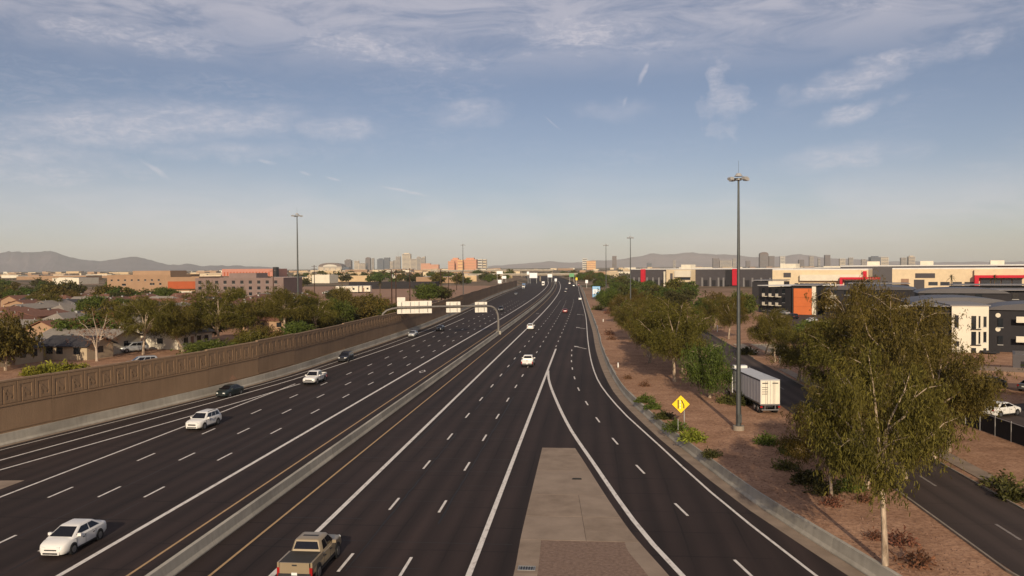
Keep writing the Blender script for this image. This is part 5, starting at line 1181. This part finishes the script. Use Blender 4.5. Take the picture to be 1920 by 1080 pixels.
# ---- apartments
def apartment(label, P, Q, depth, h, front, side, wins, vault=False, roof='roof_g', balc=()):
    L_ = (Q-P).length; t = thing('apartment_building', label, 'building', (P.x, P.y, ZR), ang(P, Q))
    MB().box(0, L_, 0, depth, -.4, h).build('wall', BW[side], t)
    if front: MB().box(.05, L_-.05, -.14, -.01, -.4, h+.5).build('front_wall', BW[front], t)
    if vault:
        n = 9; rg_ = [[(L_*(.5-.52*math.cos(math.pi*k/n)), y, h+.01+1.35*math.sin(math.pi*k/n)) for k in range(n+1)] for y in (-.5, depth+.4)]
        MB().loft(rg_).build('vaulted_roof', BW['vault'], t)
    else: MB().box(-.25, L_+.25, -.3, depth+.3, h+.51, h+.72).build('roof', BW[roof], t)
    for x, z, w_, hh in wins: win(t, x, x+w_, -.145, z, z+hh)
    for x, z, w_ in balc:
        bp = MB().box(x, x+w_, -1.6, -.15, z, z+.18).build('balcony', BW['white'], t)
        MB().box(x, x+w_, -1.62, -1.56, z+.18, z+1.1).build('balcony_front', BW['white'], bp)
    return t, L_
def mark(t, x, z, y):     # round pale building number disc, too far to read
    MB().cyl((x, y, z), .42, .06, 16, 'y').build('number_disc', BW['white'], t)
# white three-storey end block and its dark neighbours (nearest)
P = Vector((66.5, 162, 0)); Q = Vector((72.6, 160.8, 0))
t, L_ = apartment('cream-white three-storey apartment end with tall narrow windows', P, Q, 17, 8.1, 'white', 'char', [(.5, 1.2, .8, .9), (.5, 4.6, .7, 2.3), (3.3, 4.4, .8, 2.4), (3.3, 1.5, .8, 2.4), (4.5, 4.6, .3, 2.2), (4.5, 1.7, .3, 2.2), (5.3, 4.8, .5, 1.9), (5.3, 2.0, .5, 1.9), (3.3, -.3, .8, 1.2), (5.3, -.3, .5, 1.2)], vault=False)
for z in (1.38, 4.28): MB().box(3.2, 4.9, -.5, -.15, z, z+.12).build('balcony', BW['char'], t)
MB().box(4.8, 7.4, -2.6, -.15, .2, .5).build('porch_roof', BW['char'], t); MB().box(6.7, 6.9, -2.4, -2.2, -.4, .2).build('porch_post', BW['char'], t)
P = Vector((60.0, 166, 0)); Q = Vector((66.3, 162.4, 0))
t, L_ = apartment('charcoal apartment wing attached left of the white end block', P, Q, 18, 7.9, None, 'char', [(1.0, 5.2, .8, 1.8), (1.0, 2.0, .8, 1.8), (6.2, 4.8, .8, 2.4)], balc=[(-1.2, 4.6, 1.6), (-1.2, 1.5, 1.6), (-1.2, 7.6, 1.6)]); mark(t, 2.6, 6.6, -.08)
P = Vector((66.5, 180.5, 0)); Q = Vector((84, 177, 0))
apartment('dark apartment with grey vaulted roof behind the white end block', P, Q, 16, 8.2, None, 'char', [(2, 5, 1, 1.8)], vault=True)
P = Vector((73.9, 163.5, 0)); Q = Vector((93, 156, 0))
t, L_ = apartment('dark apartment with vaulted roof cut by the right edge', P, Q, 14, 7.8, None, 'char', [(1.4, 1.4, .8, 1.6), (1.4, 4.6, .8, 1.6), (6, 4.0, 1.0, 1.8)], vault=True, balc=[(4.2, 5.6, 4.4), (4.2, 2.0, 4.4)]); mark(t, 1.4, 6.8, -.08); mark(t, 1.4, 4.2, -.08)
# orange panel block
P = Vector((66.6, 286, 0)); Q = Vector((74.0, 283, 0))
t, L_ = apartment('apartment with a large orange corrugated end panel', P, Q, 30, 9.0, None, 'char', [])
for k in range(3): MB().box(.6, 6.3, -.5, -.02, -.3+3.0*k, 2.66+3.0*k).build('orange_panel', BW['orange'], t)
MB().box(6.35, 7.6, -.3, -.02, -.4, 9.3).build('white_panel', BW['white'], t)
P = Vector((58.5, 300, 0)); Q = Vector((66.4, 287, 0))
apartment('dark apartment wing left of the orange panel with pale balconies', P, Q, 24, 8.8, None, 'char', [(2+k*3.2, .8+3*r_, 1.2, 1.7) for k in range(4) for r_ in range(3)], balc=[(3.4+3.2*k, 2.6+3*r_, 1.3) for k in range(3) for r_ in range(2)], roof='roof_w')
P = Vector((75, 278, 0)); Q = Vector((98, 268, 0))
apartment('dark vaulted apartment right of the orange panel', P, Q, 22, 8.4, None, 'char', [(2+k*4, .8+3*r_, 1.6, 1.6) for k in range(5) for r_ in range(3)], vault=True, balc=[(.5, 5.6, 3.2), (.5, 2.4, 3.2)])
P = Vector((66.0, 352, 0)); Q = Vector((78.5, 348, 0))
t, L_ = apartment('small dark apartment with a cream end wall left of the orange one', P, Q, 18, 9.6, None, 'char', [])
MB().box(6.5, 12.5, -.3, -.02, -.4, 9.9).build('cream_panel', BW['white'], t)
for z in (2.0, 5.6): win(t, 7.4, 8.6, -.3, z, z+2)
win(t, 11.2, 11.7, -.3, 5.6, 8)
for k, (x, y, w_, lb) in enumerate([(88, 235, 20, 'dark vaulted apartment half hidden behind the tall eucalyptus crown'), (104, 240, 24, 'dark flat apartment row behind the white end block, left part'), (128, 232, 22, 'dark flat apartment row behind the white end block, middle part'), (124, 300, 26, 'dark apartment roofs before the left cream office'), (158, 290, 28, 'dark apartment roofs before the right cream office'), (150, 225, 20, 'dark apartment at the far right edge behind the vaulted roof'), (98, 330, 20, 'dark apartment roof just below the red canopy')]):
    P = Vector((x, y, 0)); Q = Vector((x+w_, y-w_*.3, 0))
    apartment(lb, P, Q, 16, 8.6, None, 'char', [(1.5+q*4, .8+3*r_, 1.5, 1.6) for q in range(int(w_/4.4)) for r_ in range(3)], vault=k in (0, 5), balc=[(2, 5.4, 2.6), (9, 2.6, 2.6)])
    if k in (1, 3, 4): MB()
# carport
t = thing('carport', 'flat brown carport roof over parked cars at right', 'carport', (52.4, 112.5, ZR), R(-28))
MB().box(-6.5, 8.5, -2.6, 2.6, 2.6, 2.85).build('roof', mat('carport_roof', (.26, .17, .10), .7, var=.1), t); MB().box(-6.5, 8.5, -2.66, -2.61, 2.35, 2.85).build('fascia', BW['brown'], t)
for x in (-5.5, -1, 3.5, 8): MB().box(x-.08, x+.08, -.08, .08, -.1, 2.6).build('post', M_steel, t)
t, a, b = block('garage_block', 'dark grey garage row with pale panels below the vaulted apartment', 'garage', 62, 78, 125, 131, ZR, 2.6, 'grey', 'roof_g', R(-25))
for k in range(4): MB().box(-a+1+k*3.9, -a+3.4+k*3.9, -b-.05, -b-.005, -.3, 2.1).build('garage_door', BW['char'], t)

# ---- downtown and far skyline
TW = {'pale': B('tower_pale', (.60, .50, .36)), 'glass': B('tower_glass', (.055, .07, .10), rough=.3), 'brown': B('tower_brown', (.14, .10, .085)), 'grey': B('tower_grey', (.36, .31, .25)), 'conc': B('tower_concrete', (.50, .41, .30)), 'pinkt': B('tower_pink', (.55, .26, .16)), 'gold': B('tower_gold', (.62, .40, .18)), 'whitet': B('tower_white', (.60, .55, .46)), 'pinkd': B('tower_pink_band', (.46, .25, .15))}
def tower(x0, x1, yt, d, m, label, crown=None, depth=None, bands=True, steps=0):
    """px extents on the skyline at distance d give the tower's place, width and height"""
    a, b = D(x0, yt, d), D(x1, yt, d); w = (b.x-a.x); h = a.z; dp = depth or max(18, w*.8)
    t = thing('city_tower', label, 'tower', ((a.x+b.x)/2, d+dp/2, 0), 0, 'towers on the far skyline')
    MB().box(-w/2, w/2, -dp/2, dp/2, -1, h).build('shaft', TW[m], t)
    if bands:
        n = max(3, int(h/9))
        for k in range(n): z = h*(k+.5)/n; MB().box(-w*.46, w*.46, -dp/2-.25, -dp/2-.02, z-h*.13/n*2, z+h*.13/n*2).build('window_band', M_tband if m not in ('pinkt', 'gold') else TW['pinkd'], t)
    if crown == 'cap': MB().box(-w*.3, w*.3, -dp*.3, dp*.3, h, h+6).build('penthouse', TW[m], t)
    if crown == 'dome': MB().loft([[(-w*.5*math.cos(q), -dp/2+.2 if s else dp/2-.2, h+w*.28*math.sin(q)) for q in [math.pi*i/8 for i in range(9)]] for s in (1, 0)]).build('rounded_top', TW[m], t)
    if crown == 'slope': MB().loft([[(-w/2, y, h), (w/2, y, h), (w/2, y, h+w*.35)] for y in (-dp/2+.2, dp/2-.2)]).build('sloped_top', TW[m], t)
    if crown == 'mast': MB().cyl((0, 0, h), .8, h*.35, 6).build('mast', M_steel, t)
DT = 6200
for a in [(646, 658, 488, DT, 'brown', 'squat brown tower just right of the stadium', 'cap'), (664, 672, 489, DT, 'pale', 'pale narrow block second from the stadium'), (672, 690, 493.5, DT, 'conc', 'wide low grey block between the pale and rounded towers'),
          (685, 694, 485, DT, 'brown', 'dark tower with rounded top in downtown', 'dome'), (696.5, 701, 484, DT, 'grey', 'very thin grey tower beside the rounded one'), (707, 719, 486, DT, 'glass', 'dark blue glass tower, left of a pair', 'cap'), (720, 730, 483, DT, 'glass', 'dark blue glass tower, right of a pair'),
          (731, 738, 490, DT, 'conc', 'low pale block right of the glass pair'), (737, 742, 488, DT, 'grey', 'short thin grey block before the tallest tower'), (742, 750, 481, DT, 'grey', 'grey tower with mast left of the tallest', 'mast'), (754, 769, 476, DT, 'pale', 'tallest pale tower in downtown', 'cap'), (769, 781, 485.5, DT, 'conc', 'pale slab directly right of the tallest tower'),
          (781, 788, 482.5, DT, 'grey', 'grey tower second right of the tallest', 'cap'), (788, 797, 484, DT, 'grey', 'grey tower with sloped top right of downtown', 'slope'), (789, 806, 494, 5200, 'pinkt', 'low pink block right of downtown'), (806, 822, 496, 5200, 'pinkt', 'lower pink block right of the first pink one')]:
    tower(*a[:6], *(a[6:] or ()))
HT = 3000
for a in [(840, 852, 490, HT, 'pinkt', 'stepped pink lower wing of the bright tower group'), (845, 862, 486.5, HT+40, 'pinkt', 'pink middle slab of the bright tower group', 'cap'), (858, 868, 487.5, HT-20, 'gold', 'golden central slab of the bright tower group'), (868, 893, 486.5, HT+20, 'pinkt', 'broad orange-pink slab of the bright tower group', 'cap'), (895, 904, 486, HT+60, 'whitet', 'white tower right of the pink slabs'), (904, 912, 486.5, HT+80, 'pale', 'pale tower farthest right of the pink group')]:
    tower(*a[:6], *(a[6:] or ()))
for a in [(1092, 1101, 485, 4200, 'whitet', 'white slab tower left of the yellow one, above the right lanes'), (1100, 1117, 489, 4150, 'gold', 'squat sunlit yellow block above the right lanes'), (1148, 1156, 480, 4600, 'brown', 'single dark slender tower right of the yellow block'), (1337, 1349, 484, 6000, 'brown', 'brown-grey tower left of the right mast'), (1350, 1372, 488, 6000, 'grey', 'wide low grey block left of the right mast'),
          (1374, 1380, 485, 6000, 'grey', 'small tower directly left of the right mast'), (1399, 1407, 489, 6000, 'brown', 'low dark tower right of the right mast'), (1425, 1441, 477, 6000, 'brown', 'dark tower with arched top, largest on the right skyline', 'dome'), (1442, 1452, 480, 6000, 'brown', 'dark tower beside the arched one'), (1463, 1472, 480.5, 6000, 'whitet', 'half white slender tower on the right skyline'),
          (1498, 1508, 487, 6000, 'brown', 'short dark tower between white and tall ones'), (1518, 1526, 480.5, 6000, 'grey', 'grey tower left of the tall slim one'), (1534, 1538, 485, 6000, 'grey', 'thin low tower on the right skyline'), (1547, 1557, 478, 6000, 'brown', 'tall slim dark tower on the right skyline'), (1575, 1585, 485, 6000, 'pale', 'pale low tower right of the slim dark one'),
          (1592, 1600, 483, 6000, 'grey', 'grey tower before the blue glass block'), (1616, 1624, 486, 6000, 'grey', 'low grey tower left of the blue glass block'), (1633, 1652, 482, 5600, 'glass', 'blue glass block on the right skyline', 'cap'), (1652, 1666, 482, 5600, 'pale', 'pale tower attached right of the blue glass block'), (1690, 1700, 483, 6000, 'grey', 'first of two grey towers far right'), (1704, 1716, 481, 6000, 'conc', 'second of two towers far right, paler', 'cap'), (1262, 1267, 488, 6000, 'grey', 'lone thin tower before the right mountains'), (1213, 1222, 493, 5000, 'glass', 'tiny dark block before the right mountains')]:
    tower(*a[:6], *(a[6:] or ()))
# stadium
c = D(615, 502, 5600)
t = thing('stadium', 'large arched-roof stadium at the left of downtown', 'stadium', (c.x, 5700, 0))
sw = 84
MB().box(-sw, sw, -60, 60, -1, 30).build('bowl', TW['grey'], t)
MB().loft([[(sw*.98*-math.cos(q), y, 30+26*math.sin(q)**.8 if 0 < i < 10 else 30) for i, q in enumerate([math.pi*i/10 for i in range(11)])] for y in (-55, 55)]).build('arched_roof', TW['brown'], t)
MB().loft([[(-sw*.6*math.cos(q), y, 30.5+15*math.sin(q)) for q in [math.pi*i/8 for i in range(9)]] for y in (-57, -55.2)]).build('glass_front', TW['whitet'], t)
MB().box(sw+.5, sw+45, -40, 40, -1, 26).build('side_hall', TW['glass'], t)
for x in (-60, -20, 20, 60): MB().box(x-14, x+14, -60.6, -60.05, 5, 22).build('panel', TW['conc'], t)
# pale flat-roofed sheds scattered over the plain
rb = random.Random(33); n = 0
spots = []
while n < 330:
    px = rb.uniform(-60, 930) if n < 240 else rb.uniform(930, 1960); y = 760+rb.random()**1.3*3600 if px < 930 else 1300+rb.random()*3600
    x = (px-1108)/1570*y
    if barL(min(y, 1600))-25 < x < barR(min(y, 1600))+25 and y < 1900: continue
    if any(abs(x-u) < (w+40)*.7 and abs(y-v) < 60 for u, v, w in spots): continue
    if -600 < x < -440 and 1180 < y < 1320: continue
    if px > 1150 and y < 1500: continue
    w = rb.uniform(14, 34) if n % 2 else rb.uniform(20, 75); d_ = rb.uniform(15, 45); h = rb.uniform(4.0, 8) if y < 2500 else rb.uniform(6, 12)
    spots.append((x, y, w)); wl_ = rb.choice(['white', 'cream', 'block', 'stucco', 'tan', 'stucco2'])
    side = 'left of the freeway' if px < 930 else 'right of the freeway'
    block('flat_roofed_building', '%s %s flat-roofed building on the hazy plain %s' % ('long' if w > 45 else 'small' if w < 25 else 'mid-sized', {'white': 'white', 'cream': 'cream', 'block': 'sandy', 'stucco': 'beige', 'tan': 'tan', 'stucco2': 'brownish'}[wl_], place_word(x, y)), 'building', x-w/2, x+w/2, y, y+d_, 1.0 if y > 1600 else (ZL if px < 930 else ZR), h, wl_, rb.choice(['roof_w', 'roof_w', 'roof_g']), rb.uniform(-.12, .12), 0, 'pale flat-roofed buildings on the plain')
    n += 1

# ---- mountains
M_mtn = mat('haze_tinted_rock', (.085, .066, .085), .95, col2=(.145, .11, .13), scale=.002, detail=8)  # purple-blue tint of the distant air is put into the rock colour
M_mtn2 = mat('haze_paled_rock', (.20, .145, .14), .95, col2=(.28, .21, .20), scale=.002, detail=8)  # colour lightened to stand for the thicker haze before the farther ridge
def ridge(name, label, prof, d, run, seed):
    rg = np.random.default_rng(seed); xs = [p[0] for p in prof]; n = 220; rows = 9; vs = []; fs = []
    qx = np.linspace(xs[0], xs[-1], n); qy = np.interp(qx, xs, [p[1] for p in prof]); qy = qy+np.convolve(rg.normal(size=n+2)*.75, [.3, .5, .3], 'valid')
    for j in range(rows):
        f = 1-abs(j-5)/5 if j <= 5 else 1-(j-5)/3
        for i in range(n):
            p = D(float(qx[i]), float(qy[i]), d); hgt = max(p.z, 0.0)
            rid = .5+.5*math.sin(i*.55+seed)+.35*math.sin(i*1.37+2*seed)
            ff = max(0, min(1, f**1.25*(1 if f > .99 else (.82+.18*rid*(.6+.4*math.sin(j*2.1+i*.3))))))
            vs.append((p.x*(1+(j-5)*run/5/d), d+(j-5)*run/5+(rg.normal()*run*.02 if j not in (5,) else 0), hgt*ff+(rg.normal()*hgt*.012 if 0 < j < 8 else 0) if f > 0 else -1.0))
    for j in range(rows-1):
        for i in range(n-1): a = j*n+i; fs.append((a, a+1, a+n+1, a+n))
    mb = MB().add(vs, fs); tag(mb.build(name, M_mtn if seed == 1 else M_mtn2, None, 180), label, 'mountains', kind='structure')
ridge('mountains', 'hazy purple mountain range on the left horizon', [(-620, 490), (-420, 470), (-260, 474), (-120, 480), (-40, 478), (0, 474), (25, 471.5), (48, 473.5), (75, 472.5), (95, 470.5), (110, 475), (128, 481), (150, 486), (170, 489), (195, 489.5), (212, 486.5), (228, 484), (246, 480.5), (262, 482.5), (280, 487), (300, 493), (318, 496), (335, 496), (352, 494.5), (366, 497), (385, 499.5), (410, 497), (425, 498), (445, 497.5), (462, 499.5), (490, 500), (530, 504)], 12500, 1500, 1)
ridge('mountains', 'pale hazy mountains low on the right horizon', [(915, 500), (950, 496), (975, 494.5), (1000, 493), (1015, 491.5), (1030, 489.5), (1048, 491.5), (1075, 492.5), (1100, 490), (1130, 488), (1160, 486.5), (1190, 482), (1215, 477), (1228, 475), (1245, 477.5), (1262, 476.5), (1280, 474), (1296, 472.5), (1315, 474.5), (1340, 477), (1360, 476.5), (1390, 480.5), (1420, 482), (1450, 481.5), (1480, 478.5), (1500, 476.5), (1520, 479.5), (1550, 483.5), (1600, 486.5), (1660, 489), (1740, 491.5), (1850, 491), (1990, 490), (2200, 485), (2500, 490)], 15500, 1600, 2)

# ---- haze
hz = MB().box(-19500, 19500, -700, 18900, -2.5, 440).build('haze', None)
hz.data.materials.clear()
mh = bpy.data.materials.new('haze_air'); mh.use_nodes = True; nt = mh.node_tree; nt.nodes.remove(nt.nodes['Principled BSDF'])
pv = nt.nodes.new('ShaderNodeVolumePrincipled'); pv.inputs['Color'].default_value = (.81, .87, .86, 1); pv.inputs['Density'].default_value = 4.5e-5; pv.inputs['Anisotropy'].default_value = 0.0
nt.links.new(pv.outputs[0], nt.nodes['Material Output'].inputs['Volume']); hz.data.materials.append(mh)
tag(hz, 'thin dusty morning haze over the city', 'haze', kind='stuff')
